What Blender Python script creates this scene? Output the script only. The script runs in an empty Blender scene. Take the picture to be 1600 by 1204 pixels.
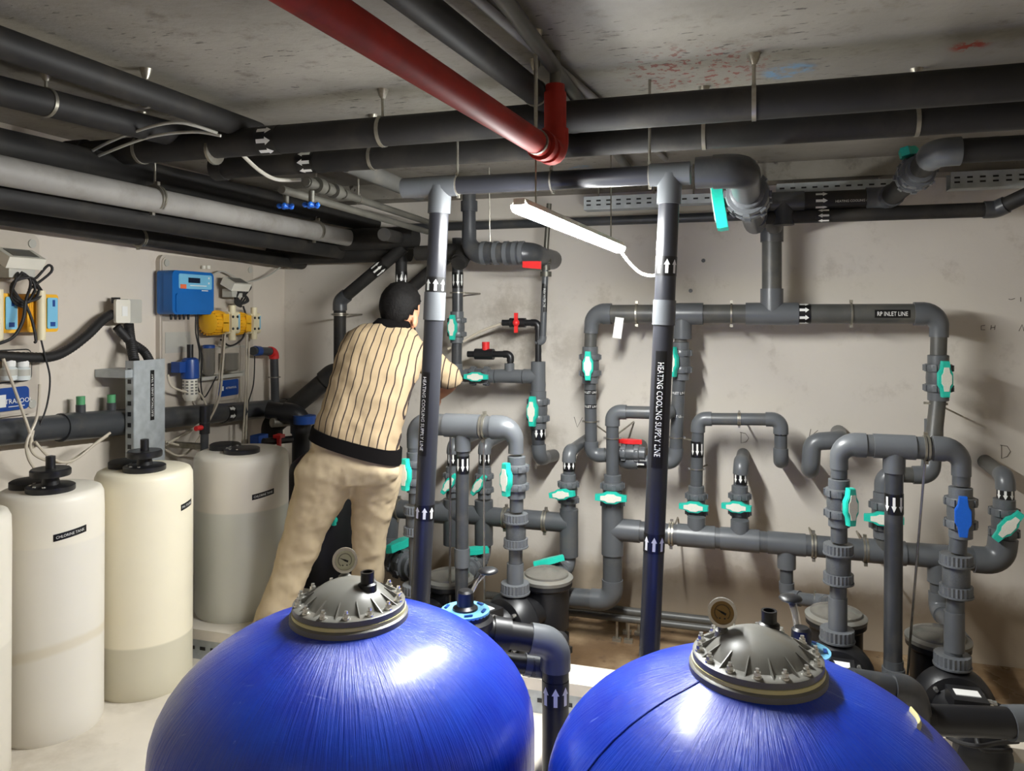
import bpy, math, random
from mathutils import Vector, Matrix
random.seed(7)
sc = bpy.context.scene
COL = sc.collection
V = Vector
R = math.radians

# ---------------------------------------------------------------- camera
F, T, H, HY = 1217.0, R(17.4), 1.7, 490.0          # focal (px), yaw, eye height, horizon row
cam_d = bpy.data.cameras.new('camera')
cam = bpy.data.objects.new('camera', cam_d)
COL.objects.link(cam)
cam.location = (0, 0, H)
cam.rotation_euler = (R(90), 0, T)
cam_d.sensor_width = 36.0
cam_d.lens = 36.0 * F / 1600.0
cam_d.shift_y = -(602.0 - HY) / 1600.0
cam_d.clip_start = 0.05
sc.camera = cam

# ---------------------------------------------------------------- world, exposure
w = bpy.data.worlds.new('world')
sc.world = w
w.use_nodes = True
w.node_tree.nodes['Background'].inputs[0].default_value = (0.02, 0.02, 0.02, 1)
w.node_tree.nodes['Background'].inputs[1].default_value = 1.0
sc.view_settings.view_transform = 'Standard'
sc.view_settings.look = 'None'
sc.view_settings.gamma = 1.0
sc.view_settings.use_curve_mapping = False
sc.view_settings.exposure = 0.27
LAMP_POWER = 340.0
REAR_FILL_POWER = 12.0  # strength of the fill lamps added out of view

# ---------------------------------------------------------------- geometry of the photograph -> room coordinates
ST, CT = math.sin(T), math.cos(T)
FWD, RGT = V((-ST, CT, 0)), V((CT, ST, 0))
def ray(px, py):
    return FWD + RGT * ((px - 800.0) / F) + V((0, 0, (HY - py) / F))
def PD(px, py, d): return V((0, 0, H)) + ray(px, py) * d
def PY(px, py, Y):
    r = ray(px, py); return V((0, 0, H)) + r * (Y / r.y)
def PX(px, py, X):
    r = ray(px, py); return V((0, 0, H)) + r * (X / r.x)
def PZ(px, py, Z):
    r = ray(px, py); return V((0, 0, H)) + r * ((Z - H) / r.z)
def rp(hw, p): return hw * FWD.dot(V(p)) / F           # half width in pixels -> radius at point p
XL, XR, YB, YF, ZC = -3.2, 3.0, 4.8, -2.6, 2.55         # left wall, right wall, back wall, front wall, ceiling
SUMP = -0.2

# ---------------------------------------------------------------- materials
def s2l(c): return c / 12.92 if c <= 0.04045 else ((c + 0.055) / 1.055) ** 2.4
def C(r, g, b): return (s2l(r / 255.0), s2l(g / 255.0), s2l(b / 255.0), 1.0)
def nodes_of(name):
    m = bpy.data.materials.new(name); m.use_nodes = True
    nt = m.node_tree; b = nt.nodes['Principled BSDF']
    return m, nt, b
def N(nt, kind, **kw):
    n = nt.nodes.new(kind)
    for k, v in kw.items():
        if hasattr(n, k): setattr(n, k, v)
        else: n.inputs[k].default_value = v
    return n
def mat(name, col, rough=0.5, metal=0.0, var=0.06, vs=6.0, bump=0.0, bs=60.0, coat=0.0, spec=0.5, dirt=None, dscale=3.0):
    m, nt, b = nodes_of(name)
    L = nt.links
    tc = N(nt, 'ShaderNodeTexCoord')
    nz = N(nt, 'ShaderNodeTexNoise', Scale=vs, Detail=4.0)
    L.new(tc.outputs['Object'], nz.inputs['Vector'])
    rmp = N(nt, 'ShaderNodeValToRGB')
    e = rmp.color_ramp.elements
    e[0].position, e[1].position = 0.3, 0.7
    e[0].color = tuple(max(0, c * (1 - var * 2)) for c in col[:3]) + (1,)
    e[1].color = tuple(min(1, c * (1 + var * 2)) for c in col[:3]) + (1,)
    L.new(nz.outputs['Fac'], rmp.inputs['Fac'])
    out = rmp.outputs['Color']
    if dirt:
        n2 = N(nt, 'ShaderNodeTexNoise', Scale=dscale, Detail=6.0, Roughness=0.65)
        L.new(tc.outputs['Object'], n2.inputs['Vector'])
        r2 = N(nt, 'ShaderNodeValToRGB')
        r2.color_ramp.elements[0].position, r2.color_ramp.elements[1].position = 0.5, 0.75
        L.new(n2.outputs['Fac'], r2.inputs['Fac'])
        mx = N(nt, 'ShaderNodeMix', data_type='RGBA')
        L.new(r2.outputs['Color'], mx.inputs[0]); L.new(out, mx.inputs[6]); mx.inputs[7].default_value = dirt
        out = mx.outputs[2]
    L.new(out, b.inputs['Base Color'])
    b.inputs['Roughness'].default_value = rough
    b.inputs['Metallic'].default_value = metal
    b.inputs['Specular IOR Level'].default_value = spec
    b.inputs['Coat Weight'].default_value = coat
    b.inputs['Coat Roughness'].default_value = 0.12
    if bump:
        n3 = N(nt, 'ShaderNodeTexNoise', Scale=bs, Detail=3.0)
        L.new(tc.outputs['Object'], n3.inputs['Vector'])
        bp = N(nt, 'ShaderNodeBump', Strength=bump, Distance=0.01)
        L.new(n3.outputs['Fac'], bp.inputs['Height']); L.new(bp.outputs['Normal'], b.inputs['Normal'])
    return m
def emit(name, col, strength):
    m, nt, b = nodes_of(name)
    b.inputs['Base Color'].default_value = (0.8, 0.8, 0.8, 1)
    b.inputs['Emission Color'].default_value = col
    b.inputs['Emission Strength'].default_value = strength
    return m
M = {}
M['pvc'] = mat('grey_pvc', C(80, 83, 86), 0.36, var=0.07, dirt=C(94, 93, 90), dscale=9)
M['pvc_fit'] = mat('grey_pvc_fitting', C(92, 95, 98), 0.33, var=0.05)
M['pvc_dark'] = mat('dark_grey_pvc', C(62, 64, 67), 0.34, var=0.08, dirt=C(84, 82, 78), dscale=7)
M['pvc_dusty'] = mat('dusty_grey_pvc', C(80, 80, 77), 0.42, var=0.08, dirt=C(98, 94, 86), dscale=6)
M['pvc_navy'] = mat('navy_grey_pvc', C(44, 45, 50), 0.32, var=0.05)
M['ceil_pipe'] = mat('black_ceiling_pipe', C(36, 35, 34), 0.6, var=0.1, spec=0.35, dirt=C(60, 56, 50), dscale=4)
M['black'] = mat('black_plastic', C(26, 26, 28), 0.38, var=0.08)
M['black_soft'] = mat('black_rubber', C(30, 29, 29), 0.6, var=0.1)
M['band'] = mat('black_label_film', C(14, 14, 15), 0.35, var=0.02)
M['print'] = mat('white_print', C(232, 232, 228), 0.5, var=0.02)
M['teal'] = mat('turquoise_plastic', C(38, 190, 168), 0.32, var=0.03)
M['insert'] = mat('pale_handle_insert', C(222, 222, 208), 0.4, var=0.03)
M['blue_handle'] = mat('blue_handle_plastic', C(22, 92, 190), 0.35, var=0.03)
M['red_plastic'] = mat('red_plastic', C(214, 44, 44), 0.35, var=0.04)
M['red_pipe'] = mat('red_painted_steel', C(152, 38, 26), 0.6, spec=0.25, var=0.08, dirt=C(116, 34, 28), dscale=5)
M['steel'] = mat('zinc_steel', C(168, 164, 152), 0.38, metal=0.85, var=0.1, dirt=C(120, 108, 92), dscale=14)
M['galv'] = mat('galvanised_sheet', C(178, 184, 186), 0.48, metal=0.35, var=0.08, vs=16)
M['galv_pipe'] = mat('galvanised_pipe', C(104, 102, 94), 0.45, metal=0.6, var=0.1)
M['chrome'] = mat('chrome', C(225, 224, 218), 0.2, metal=0.85, var=0.02)
M['white_plastic'] = mat('white_plastic', C(226, 222, 208), 0.42, var=0.03)
M['grey_plastic'] = mat('pale_grey_plastic', C(184, 182, 172), 0.45, var=0.04)
M['pale_pipe'] = mat('pale_grey_pipe', C(146, 143, 138), 0.55, var=0.05, dirt=C(122, 117, 110), dscale=5)
M['panel'] = mat('beige_panel', C(196, 186, 172), 0.5, var=0.03)
M['ctrl_blue'] = mat('controller_blue', C(14, 100, 176), 0.35, var=0.04)
M['label_blue'] = mat('blue_label', C(20, 66, 140), 0.35, var=0.03)
M['sky_blue'] = mat('pale_blue_label', C(120, 188, 220), 0.4, var=0.03)
M['screen'] = mat('lcd_screen', C(18, 30, 52), 0.2, var=0.02)
M['orange'] = mat('orange_print', C(228, 110, 70), 0.5, var=0.02)
M['yellow'] = mat('yellow_pump_plastic', C(238, 178, 34), 0.4, var=0.04)
M['ivory'] = mat('ivory_plastic', C(226, 214, 178), 0.45, var=0.04)
M['hose'] = mat('clear_hose', C(196, 186, 168), 0.35, var=0.05)
M['gasket'] = mat('yellow_gasket', C(224, 214, 150), 0.5, var=0.04)
M['lid_grey'] = mat('grey_filter_lid', C(114, 113, 107), 0.38, var=0.06, dirt=C(112, 104, 90), dscale=10)
M['dial'] = mat('gauge_dial', C(208, 206, 176), 0.4, var=0.04)
M['dial_old'] = mat('yellowed_gauge_dial', C(150, 118, 60), 0.35, var=0.1)
M['skin'] = mat('skin', C(196, 138, 106), 0.5, var=0.05, bump=0.05)
M['hair'] = mat('dark_hair', C(13, 11, 10), 0.75, var=0.2, vs=40, bump=0.3, bs=90, spec=0.2)
M['trouser'] = mat('khaki_cotton', C(186, 168, 138), 0.85, var=0.05, bump=0.55, bs=6, spec=0.2)
M['shirt_plain'] = mat('shirt_trim', C(13, 11, 11), 0.95, spec=0.1, var=0.08)
M['shoe'] = mat('dark_shoe', C(40, 34, 30), 0.6)
M['bottle'] = mat('white_bottle', C(220, 226, 224), 0.3)
M['green_cap'] = mat('green_cap', C(84, 160, 108), 0.45)
M['pencil'] = mat('pencil_line', C(96, 88, 80), 0.9)
M['brass'] = mat('brass', C(190, 160, 96), 0.35, metal=0.8)
M['lamp'] = emit('lit_diffuser', (0.98, 0.99, 0.97, 1), LAMP_POWER)
M['rear_fill'] = emit('added_fill_diffuser', (1.0, 0.98, 0.93, 1), REAR_FILL_POWER)
def glass(name, col, rough=0.1, trans=0.85):
    m, nt, b = nodes_of(name)
    b.inputs['Base Color'].default_value = col
    b.inputs['Roughness'].default_value = rough
    b.inputs['Transmission Weight'].default_value = trans
    return m
M['clear'] = glass('clear_plastic', C(170, 166, 156), 0.2, 0.7)

def math_n(nt, op, a, b=None, clamp=False):
    n = nt.nodes.new('ShaderNodeMath'); n.operation = op; n.use_clamp = clamp
    for i, x in enumerate((a, b)):
        if x is None: continue
        if isinstance(x, (int, float)): n.inputs[i].default_value = x
        else: nt.links.new(x, n.inputs[i])
    return n.outputs[0]
def mixc(nt, fac, a, b):
    mx = N(nt, 'ShaderNodeMix', data_type='RGBA')
    for i, x in ((0, fac), (6, a), (7, b)):
        if isinstance(x, (int, float, tuple)): mx.inputs[i].default_value = x
        else: nt.links.new(x, mx.inputs[i])
    return mx.outputs[2]
def ramp(nt, fac, p0, p1):
    n = N(nt, 'ShaderNodeMapRange', interpolation_type='SMOOTHSTEP')
    n.inputs[1].default_value = p0; n.inputs[2].default_value = p1
    nt.links.new(fac, n.inputs[0]); return n.outputs[0]
def noise(nt, vec, scale, detail=5.0, rough=0.6, sc3=None):
    if sc3:
        mp = N(nt, 'ShaderNodeMapping'); mp.inputs['Scale'].default_value = sc3
        nt.links.new(vec, mp.inputs['Vector']); vec = mp.outputs['Vector']
    n = N(nt, 'ShaderNodeTexNoise', Scale=scale, Detail=detail, Roughness=rough)
    nt.links.new(vec, n.inputs['Vector']); return n.outputs['Fac']
def near(nt, vec, c, r, soft=0.5):
    d = N(nt, 'ShaderNodeVectorMath', operation='DISTANCE')
    nt.links.new(vec, d.inputs[0]); d.inputs[1].default_value = c
    return ramp(nt, math_n(nt, 'MULTIPLY', d.outputs['Value'], -1.0), -r, -r * (1 - soft))

def ceiling_mat():
    m, nt, b = nodes_of('stained_concrete_ceiling'); L = nt.links
    co = N(nt, 'ShaderNodeTexCoord').outputs['Object']
    c = mixc(nt, ramp(nt, noise(nt, co, 1.3), 0.3, 0.7), C(124, 119, 109), C(150, 145, 135))
    c = mixc(nt, ramp(nt, noise(nt, co, 7.0, 6, 0.7), 0.52, 0.75), c, C(100, 93, 83))
    fl = math_n(nt, 'MULTIPLY', ramp(nt, noise(nt, co, 16.0, 3, 0.6, (1, 3.2, 1)), 0.62, 0.68), ramp(nt, noise(nt, co, 1.7), 0.45, 0.6))
    c = mixc(nt, fl, c, C(58, 52, 46))
    p = PZ(1085, 110, ZC)
    red = math_n(nt, 'MULTIPLY', near(nt, co, p, 0.34, 0.6), ramp(nt, noise(nt, co, 34.0, 3, 0.6), 0.56, 0.62))
    c = mixc(nt, red, c, C(112, 52, 38))
    p = PZ(1515, 72, ZC)
    red = math_n(nt, 'MULTIPLY', near(nt, co, p, 0.07, 0.6), ramp(nt, noise(nt, co, 30.0, 3, 0.6), 0.45, 0.52))
    c = mixc(nt, red, c, C(140, 54, 34))
    for q in ((1235, 112, 0.11), (545, 55, 0.07), (905, 262, 0.1)):
        p = PZ(q[0], q[1], ZC)
        bl = math_n(nt, 'MULTIPLY', near(nt, co, p, q[2], 0.4), ramp(nt, noise(nt, co, 11.0, 5, 0.7), 0.46, 0.62))
        c = mixc(nt, math_n(nt, 'MULTIPLY', bl, 0.75), c, C(84, 138, 178))
    L.new(c, b.inputs['Base Color']); b.inputs['Roughness'].default_value = 0.6
    bp = N(nt, 'ShaderNodeBump', Strength=0.35, Distance=0.01)
    L.new(noise(nt, co, 22.0), bp.inputs['Height']); L.new(bp.outputs['Normal'], b.inputs['Normal'])
    return m
def wall_mat(name, base, dirtc, low):
    m, nt, b = nodes_of(name); L = nt.links
    tc = N(nt, 'ShaderNodeTexCoord'); co = tc.outputs['Object']
    c = mixc(nt, ramp(nt, noise(nt, co, 0.9), 0.3, 0.7), tuple(x * 0.93 for x in base[:3]) + (1,), base)
    c = mixc(nt, math_n(nt, 'MULTIPLY', ramp(nt, noise(nt, co, 4.0, 7, 0.7), 0.56, 0.72), 0.4), c, dirtc)
    if low:
        sep = N(nt, 'ShaderNodeSeparateXYZ'); L.new(co, sep.inputs[0])
        z = math_n(nt, 'ADD', sep.outputs['Z'], math_n(nt, 'MULTIPLY', noise(nt, co, 3.0, 6, 0.6), 0.35))
        damp = ramp(nt, math_n(nt, 'MULTIPLY', z, -1.0), -0.42, -0.22)
        c = mixc(nt, math_n(nt, 'MULTIPLY', damp, 0.75), c, C(150, 132, 106))
        # patched render around the pipe cluster
        for q, rr, k in (((800, 520), 0.45, 0.55), ((900, 560), 0.3, 0.35), ((850, 690), 0.22, 0.5), ((1010, 905), 0.3, 0.3)):
            p = PY(q[0], q[1], YB)
            f = math_n(nt, 'MULTIPLY', near(nt, co, p, rr, 0.8), ramp(nt, noise(nt, co, 5.0, 7, 0.7), 0.36, 0.62))
            c = mixc(nt, math_n(nt, 'MULTIPLY', f, k), c, C(132, 120, 104))
        zc = math_n(nt, 'ABSOLUTE', math_n(nt, 'SUBTRACT', z, 0.34))
        crk = math_n(nt, 'MULTIPLY', ramp(nt, math_n(nt, 'MULTIPLY', zc, -1.0), -0.03, -0.012), ramp(nt, noise(nt, co, 2.1), 0.42, 0.55))
        c = mixc(nt, math_n(nt, 'MULTIPLY', crk, 0.7), c, C(206, 198, 184))
    L.new(c, b.inputs['Base Color']); b.inputs['Roughness'].default_value = 0.75
    bp = N(nt, 'ShaderNodeBump', Strength=0.2, Distance=0.01)
    L.new(noise(nt, co, 14.0), bp.inputs['Height']); L.new(bp.outputs['Normal'], b.inputs['Normal'])
    return m
M['ceiling'] = ceiling_mat()
M['wall_back'] = wall_mat('plastered_back_wall', C(218, 211, 200), C(170, 160, 146), True)
M['wall_left'] = wall_mat('painted_left_wall', C(218, 208, 194), C(192, 180, 164), False)
M['floor'] = mat('pale_screed_floor', C(214, 206, 192), 0.6, var=0.06, vs=3, bump=0.15, bs=18, dirt=C(168, 156, 138), dscale=1.6)
def wet_floor():
    m, nt, b = nodes_of('damp_brown_floor'); L = nt.links
    co = N(nt, 'ShaderNodeTexCoord').outputs['Object']
    c = mixc(nt, ramp(nt, noise(nt, co, 3.0), 0.35, 0.7), C(112, 88, 62), C(166, 142, 110))
    c = mixc(nt, ramp(nt, noise(nt, co, 9.0), 0.58, 0.72), c, C(92, 72, 54))
    L.new(c, b.inputs['Base Color'])
    L.new(ramp(nt, noise(nt, co, 2.0), 0.3, 0.7), b.inputs['Roughness'])
    return m
M['wet'] = wet_floor()
def tank_blue():
    m, nt, b = nodes_of('blue_fibreglass'); L = nt.links
    co = N(nt, 'ShaderNodeTexCoord').outputs['Object']
    sep = N(nt, 'ShaderNodeSeparateXYZ'); L.new(co, sep.inputs[0])
    ang = math_n(nt, 'ARCTAN2', sep.outputs['Y'], sep.outputs['X'])
    rad = math_n(nt, 'SQRT', math_n(nt, 'ADD', math_n(nt, 'POWER', sep.outputs['X'], 2.0), math_n(nt, 'POWER', sep.outputs['Y'], 2.0)))
    cb = N(nt, 'ShaderNodeCombineXYZ')
    L.new(math_n(nt, 'MULTIPLY', ang, 46.0), cb.inputs[0]); L.new(math_n(nt, 'MULTIPLY', rad, 5.0), cb.inputs[1]); L.new(math_n(nt, 'MULTIPLY', sep.outputs['Z'], 3.0), cb.inputs[2])
    streak = noise(nt, cb.outputs[0], 1.0, 4, 0.65)
    cl = noise(nt, co, 3.0, 6, 0.65)
    c = mixc(nt, ramp(nt, cl, 0.3, 0.75), C(5, 42, 176), C(12, 72, 206))
    sp = noise(nt, co, 60.0, 3, 0.6, (1, 1, 0.35))
    c = mixc(nt, math_n(nt, 'MULTIPLY', ramp(nt, sp, 0.68, 0.76), ramp(nt, cl, 0.5, 0.65)), c, C(130, 146, 226))
    sc2 = noise(nt, co, 14.0, 2, 0.5, (0.5, 3.5, 1.0))
    c = mixc(nt, math_n(nt, 'MULTIPLY', ramp(nt, sc2, 0.7, 0.74), 0.45), c, C(120, 140, 222))
    L.new(c, b.inputs['Base Color'])
    b.inputs['Roughness'].default_value = 0.36
    b.inputs['Specular IOR Level'].default_value = 0.6
    b.inputs['Coat Weight'].default_value = 0.35
    b.inputs['Coat Roughness'].default_value = 0.24
    bp = N(nt, 'ShaderNodeBump', Strength=0.7, Distance=0.007)
    L.new(streak, bp.inputs['Height'])
    bp2 = N(nt, 'ShaderNodeBump', Strength=0.12, Distance=0.01)
    L.new(noise(nt, co, 26.0), bp2.inputs['Height']); L.new(bp.outputs['Normal'], bp2.inputs['Normal'])
    L.new(bp2.outputs['Normal'], b.inputs['Normal'])
    return m
M['tank_blue'] = tank_blue()
def tank_white(name, level, top, liquid, stain=None):
    m, nt, b = nodes_of(name); L = nt.links
    co = N(nt, 'ShaderNodeTexCoord').outputs['Object']
    sep = N(nt, 'ShaderNodeSeparateXYZ'); L.new(co, sep.inputs[0])
    c = mixc(nt, ramp(nt, sep.outputs['Z'], level - 0.006, level + 0.006), liquid, top)
    c = mixc(nt, math_n(nt, 'MULTIPLY', ramp(nt, noise(nt, co, 3.0), 0.4, 0.75), 0.25), c, tuple(x * 0.86 for x in top[:3]) + (1,))
    if stain:
        zz = math_n(nt, 'SUBTRACT', math_n(nt, 'SUBTRACT', sep.outputs['Z'], math_n(nt, 'MULTIPLY', sep.outputs['X'], 0.22)), stain)
        zz = math_n(nt, 'ABSOLUTE', math_n(nt, 'ADD', zz, math_n(nt, 'MULTIPLY', noise(nt, co, 6.0), 0.03)))
        f = ramp(nt, math_n(nt, 'MULTIPLY', zz, -1.0), -0.03, -0.008)
        c = mixc(nt, math_n(nt, 'MULTIPLY', f, 0.3), c, C(196, 178, 132))
    L.new(c, b.inputs['Base Color'])
    b.inputs['Roughness'].default_value = 0.42
    b.inputs['Subsurface Weight'].default_value = 0.12
    b.inputs['Subsurface Radius'].default_value = (0.05, 0.05, 0.04)
    return m
def shirt_mat():
    m, nt, b = nodes_of('striped_knit_shirt'); L = nt.links
    co = N(nt, 'ShaderNodeTexCoord').outputs['Object']
    sep = N(nt, 'ShaderNodeSeparateXYZ'); L.new(co, sep.inputs[0])
    x = math_n(nt, 'ADD', sep.outputs['X'], math_n(nt, 'MULTIPLY', noise(nt, co, 4.5, 2), 0.04))
    f = math_n(nt, 'FRACT', math_n(nt, 'MULTIPLY', math_n(nt, 'ADD', x, 5.0), 1.0 / 0.037))
    f = math_n(nt, 'LESS_THAN', f, 0.15)
    base = mixc(nt, noise(nt, co, 9.0), C(150, 129, 99), C(166, 146, 115))
    L.new(mixc(nt, f, base, C(44, 32, 28)), b.inputs['Base Color'])
    b.inputs['Roughness'].default_value = 0.9
    bp = N(nt, 'ShaderNodeBump', Strength=0.3, Distance=0.01)
    L.new(noise(nt, co, 10.0, 3), bp.inputs['Height']); L.new(bp.outputs['Normal'], b.inputs['Normal'])
    return m
M['shirt'] = shirt_mat()

# ---------------------------------------------------------------- mesh builder
def perp(a):
    a = V(a).normalized()
    h = V((0, 0, 1)) if abs(a.z) < 0.9 else V((1, 0, 0))
    x = h.cross(a).normalized()
    return x, a.cross(x).normalized()
ORG = {}
class MB:
    def __init__(s): s.v, s.f = [], []
    def add(s, vs, fs):
        k = len(s.v); s.v += [V(q) for q in vs]; s.f += [tuple(i + k for i in q) for q in fs]; return s
    def box(s, c, d, m=None):
        c = V(c); m = m or Matrix.Identity(3)
        vs = [c + m @ V((x * d[0] / 2, y * d[1] / 2, z * d[2] / 2)) for z in (-1, 1) for y in (-1, 1) for x in (-1, 1)]
        return s.add(vs, [(0, 2, 3, 1), (4, 5, 7, 6), (0, 1, 5, 4), (2, 6, 7, 3), (0, 4, 6, 2), (1, 3, 7, 5)])
    def tube(s, path, rad, n=14, caps=True, flat=None):
        path = [V(p) for p in path]
        if not hasattr(rad, '__len__'): rad = [rad] * len(path)
        tans = []
        for i in range(len(path)):
            a, b = path[max(0, i - 1)], path[min(len(path) - 1, i + 1)]
            t = (b - a); tans.append(t.normalized() if t.length > 1e-9 else (tans[-1] if tans else V((0, 0, 1))))
        x, y = perp(tans[0]); vs, fs = [], []
        for i, p in enumerate(path):
            if i:
                q = tans[i - 1].rotation_difference(tans[i]); x = q @ x; y = q @ y
            for k in range(n):
                a = 2 * math.pi * k / n
                rr = rad[i] if not isinstance(rad[i], tuple) else 1
                ax, ay = (rad[i] if isinstance(rad[i], tuple) else (rr, rr))
                vs.append(p + x * (math.cos(a) * ax) + y * (math.sin(a) * ay))
        for i in range(len(path) - 1):
            for k in range(n):
                j = (k + 1) % n
                fs.append((i * n + k, i * n + j, (i + 1) * n + j, (i + 1) * n + k))
        if caps:
            fs.append(tuple(range(n - 1, -1, -1))); fs.append(tuple((len(path) - 1) * n + k for k in range(n)))
        return s.add(vs, fs)
    def cyl(s, a, b, r0, r1=None, n=18): return s.tube([a, b], [r0, r0 if r1 is None else r1], n)
    def lathe(s, o, axis, prof, n=24, ref=None):
        o, a = V(o), V(axis).normalized()
        x, y = perp(a); vs, fs = [], []
        for r, h in prof:
            for k in range(n):
                t = 2 * math.pi * k / n
                vs.append(o + a * h + x * (math.cos(t) * r) + y * (math.sin(t) * r))
        m = len(prof)
        for i in range(m - 1):
            for k in range(n):
                j = (k + 1) % n
                fs.append((i * n + k, i * n + j, (i + 1) * n + j, (i + 1) * n + k))
        fs.append(tuple(range(n - 1, -1, -1))); fs.append(tuple((m - 1) * n + k for k in range(n)))
        return s.add(vs, fs)
    def prism(s, poly, o, x, y, z, depth):
        o, x, y, z = V(o), V(x), V(y), V(z); n = len(poly)
        vs = [o + x * p[0] + y * p[1] for p in poly] + [o + x * p[0] + y * p[1] + z * depth for p in poly]
        fs = [tuple(range(n - 1, -1, -1)), tuple(range(n, 2 * n))] + [(i, (i + 1) % n, n + (i + 1) % n, n + i) for i in range(n)]
        return s.add(vs, fs)
    def ball(s, c, r, n=12, m=8, sx=(1, 1, 1)):
        vs, fs = [], []
        for i in range(m + 1):
            ph = math.pi * i / m
            rr = max(math.sin(ph), 0.001)
            for k in range(n):
                t = 2 * math.pi * k / n
                vs.append(V(c) + V((math.cos(t) * rr * r * sx[0], math.sin(t) * rr * r * sx[1], -math.cos(ph) * r * sx[2])))
        for i in range(m):
            for k in range(n):
                j = (k + 1) % n
                fs.append((i * n + k, i * n + j, (i + 1) * n + j, (i + 1) * n + k))
        fs.append(tuple(range(n - 1, -1, -1))); fs.append(tuple(m * n + k for k in range(n)))
        return s.add(vs, fs)
    def ring(s, c, axis, R0, r, n=24, k=8):
        x, y = perp(axis); a = V(axis).normalized(); vs, fs = [], []
        for i in range(n):
            t = 2 * math.pi * i / n; d = x * math.cos(t) + y * math.sin(t)
            for j in range(k):
                q = 2 * math.pi * j / k
                vs.append(V(c) + d * (R0 + r * math.cos(q)) + a * (r * math.sin(q)))
        for i in range(n):
            for j in range(k):
                fs.append((i * k + j, ((i + 1) % n) * k + j, ((i + 1) % n) * k + (j + 1) % k, i * k + (j + 1) % k))
        return s.add(vs, fs)
    def mesh(s, name, m, org=(0, 0, 0), ang=38):
        me = bpy.data.meshes.new(name); o = V(org)
        me.from_pydata([tuple(p - o) for p in s.v], [], s.f)
        me.materials.append(m if not isinstance(m, str) else M[m])
        me.validate()
        if ang:
            me.shade_smooth(); me.set_sharp_from_angle(angle=R(ang))
        return me
    def build(s, name, m, parent, label=None, ang=38):
        org = ORG[parent.name]
        o = bpy.data.objects.new(name, s.mesh(name, m, org, ang)); COL.objects.link(o)
        o.parent = parent; ORG[o.name] = org
        if label: o['label'] = label
        return o
    def solo(s, name, m, label, cat, org, group=None, kind=None, ang=38):
        o = bpy.data.objects.new(name, s.mesh(name, m, org, ang)); COL.objects.link(o)
        o.location = org; ORG[o.name] = V(org)
        if label: o['label'] = label
        if cat: o['category'] = cat
        if group: o['group'] = group
        if kind: o['kind'] = kind
        return o
def thing(name, label, cat, loc, group=None):
    o = bpy.data.objects.new(name, None); COL.objects.link(o)
    o.empty_display_size = 0.05
    o.location = loc; o['label'] = label; o['category'] = cat
    if group: o['group'] = group
    ORG[o.name] = V(loc)
    return o
def part(parent, name, me, mtx=None, label=None):
    o = bpy.data.objects.new(name, me); COL.objects.link(o); o.parent = parent
    if mtx is not None: o.matrix_local = mtx
    if label: o['label'] = label
    ORG[o.name] = V((0, 0, 0))
    return o
def rrect(w, h, r, k=4):
    out = []
    for cx, cy, a0 in ((w / 2 - r, h / 2 - r, 0), (-w / 2 + r, h / 2 - r, 90), (-w / 2 + r, -h / 2 + r, 180), (w / 2 - r, -h / 2 + r, 270)):
        for i in range(k + 1):
            a = R(a0 + 90.0 * i / k); out.append((cx + r * math.cos(a), cy + r * math.sin(a)))
    return out
def spline(pts, n=8):
    pts = [V(p) for p in pts]; out = []
    for i in range(len(pts) - 1):
        p0, p1, p2, p3 = pts[max(i - 1, 0)], pts[i], pts[i + 1], pts[min(i + 2, len(pts) - 1)]
        for k in range(n):
            t = k / n
            out.append(0.5 * ((2 * p1) + (p2 - p0) * t + (2 * p0 - 5 * p1 + 4 * p2 - p3) * t * t + (3 * p1 - p0 - 3 * p2 + p3) * t ** 3))
    return out + [pts[-1]]

# ---------------------------------------------------------------- lettering (built-in font), meshes are cached
TX = {}
def text_geo(s):
    if s not in TX:
        cu = bpy.data.curves.new('lettering', 'FONT'); cu.body = s; cu.size = 1.0; cu.resolution_u = 2
        ob = bpy.data.objects.new('lettering', cu); COL.objects.link(ob)
        dg = bpy.context.evaluated_depsgraph_get()
        me = bpy.data.meshes.new_from_object(ob.evaluated_get(dg))
        vs = [tuple(v.co) for v in me.vertices]; fs = [tuple(p.vertices) for p in me.polygons]
        bpy.data.objects.remove(ob); bpy.data.curves.remove(cu); bpy.data.meshes.remove(me)
        x0, x1 = min(v[0] for v in vs), max(v[0] for v in vs); y0, y1 = min(v[1] for v in vs), max(v[1] for v in vs)
        TX[s] = ([((v[0] - (x0 + x1) / 2), (v[1] - (y0 + y1) / 2)) for v in vs], fs, x1 - x0, y1 - y0)
    return TX[s]
for _s in ('HEATING COOLING SUPPLY LINE', 'RP INLET LINE', 'CHLORINE TANK', 'PH TANK', 'ELECTRICAL LINES & TRAY', 'INLET LINE', 'FIELD LINE',
           'FRESH WATER LINE', 'HEATING COOLING & FILL LINE', 'ASTRAPOOL', 'D', 'V', 'K', 'CH A', '1'):
    text_geo(_s)
def text_flat(mb, s, o, x, y, width):
    vs, fs, tw, th = text_geo(s); k = width / tw
    return mb.add([V(o) + V(x) * (p[0] * k) + V(y) * (p[1] * k) for p in vs], fs)
def text_cyl(mb, s, o, axis, r, e, size, along=True, flip=1, squash=1.0):
    # along: letters run along the pipe axis; otherwise round it.  e: facing direction.  size: letter height
    vs, fs, tw, th = text_geo(s); k = size / th
    a = V(axis).normalized(); e = (V(e) - a * V(e).dot(a)).normalized(); t = a.cross(e)
    out = []
    for p in vs:
        if along: h, c = p[0] * k * squash * flip, -p[1] * k * flip
        else: h, c = p[1] * k, p[0] * k * squash
        th_ = c / r
        out.append(V(o) + a * h + e * (r * math.cos(th_)) + t * (r * math.sin(th_)))
    return mb.add(out, fs)
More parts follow.
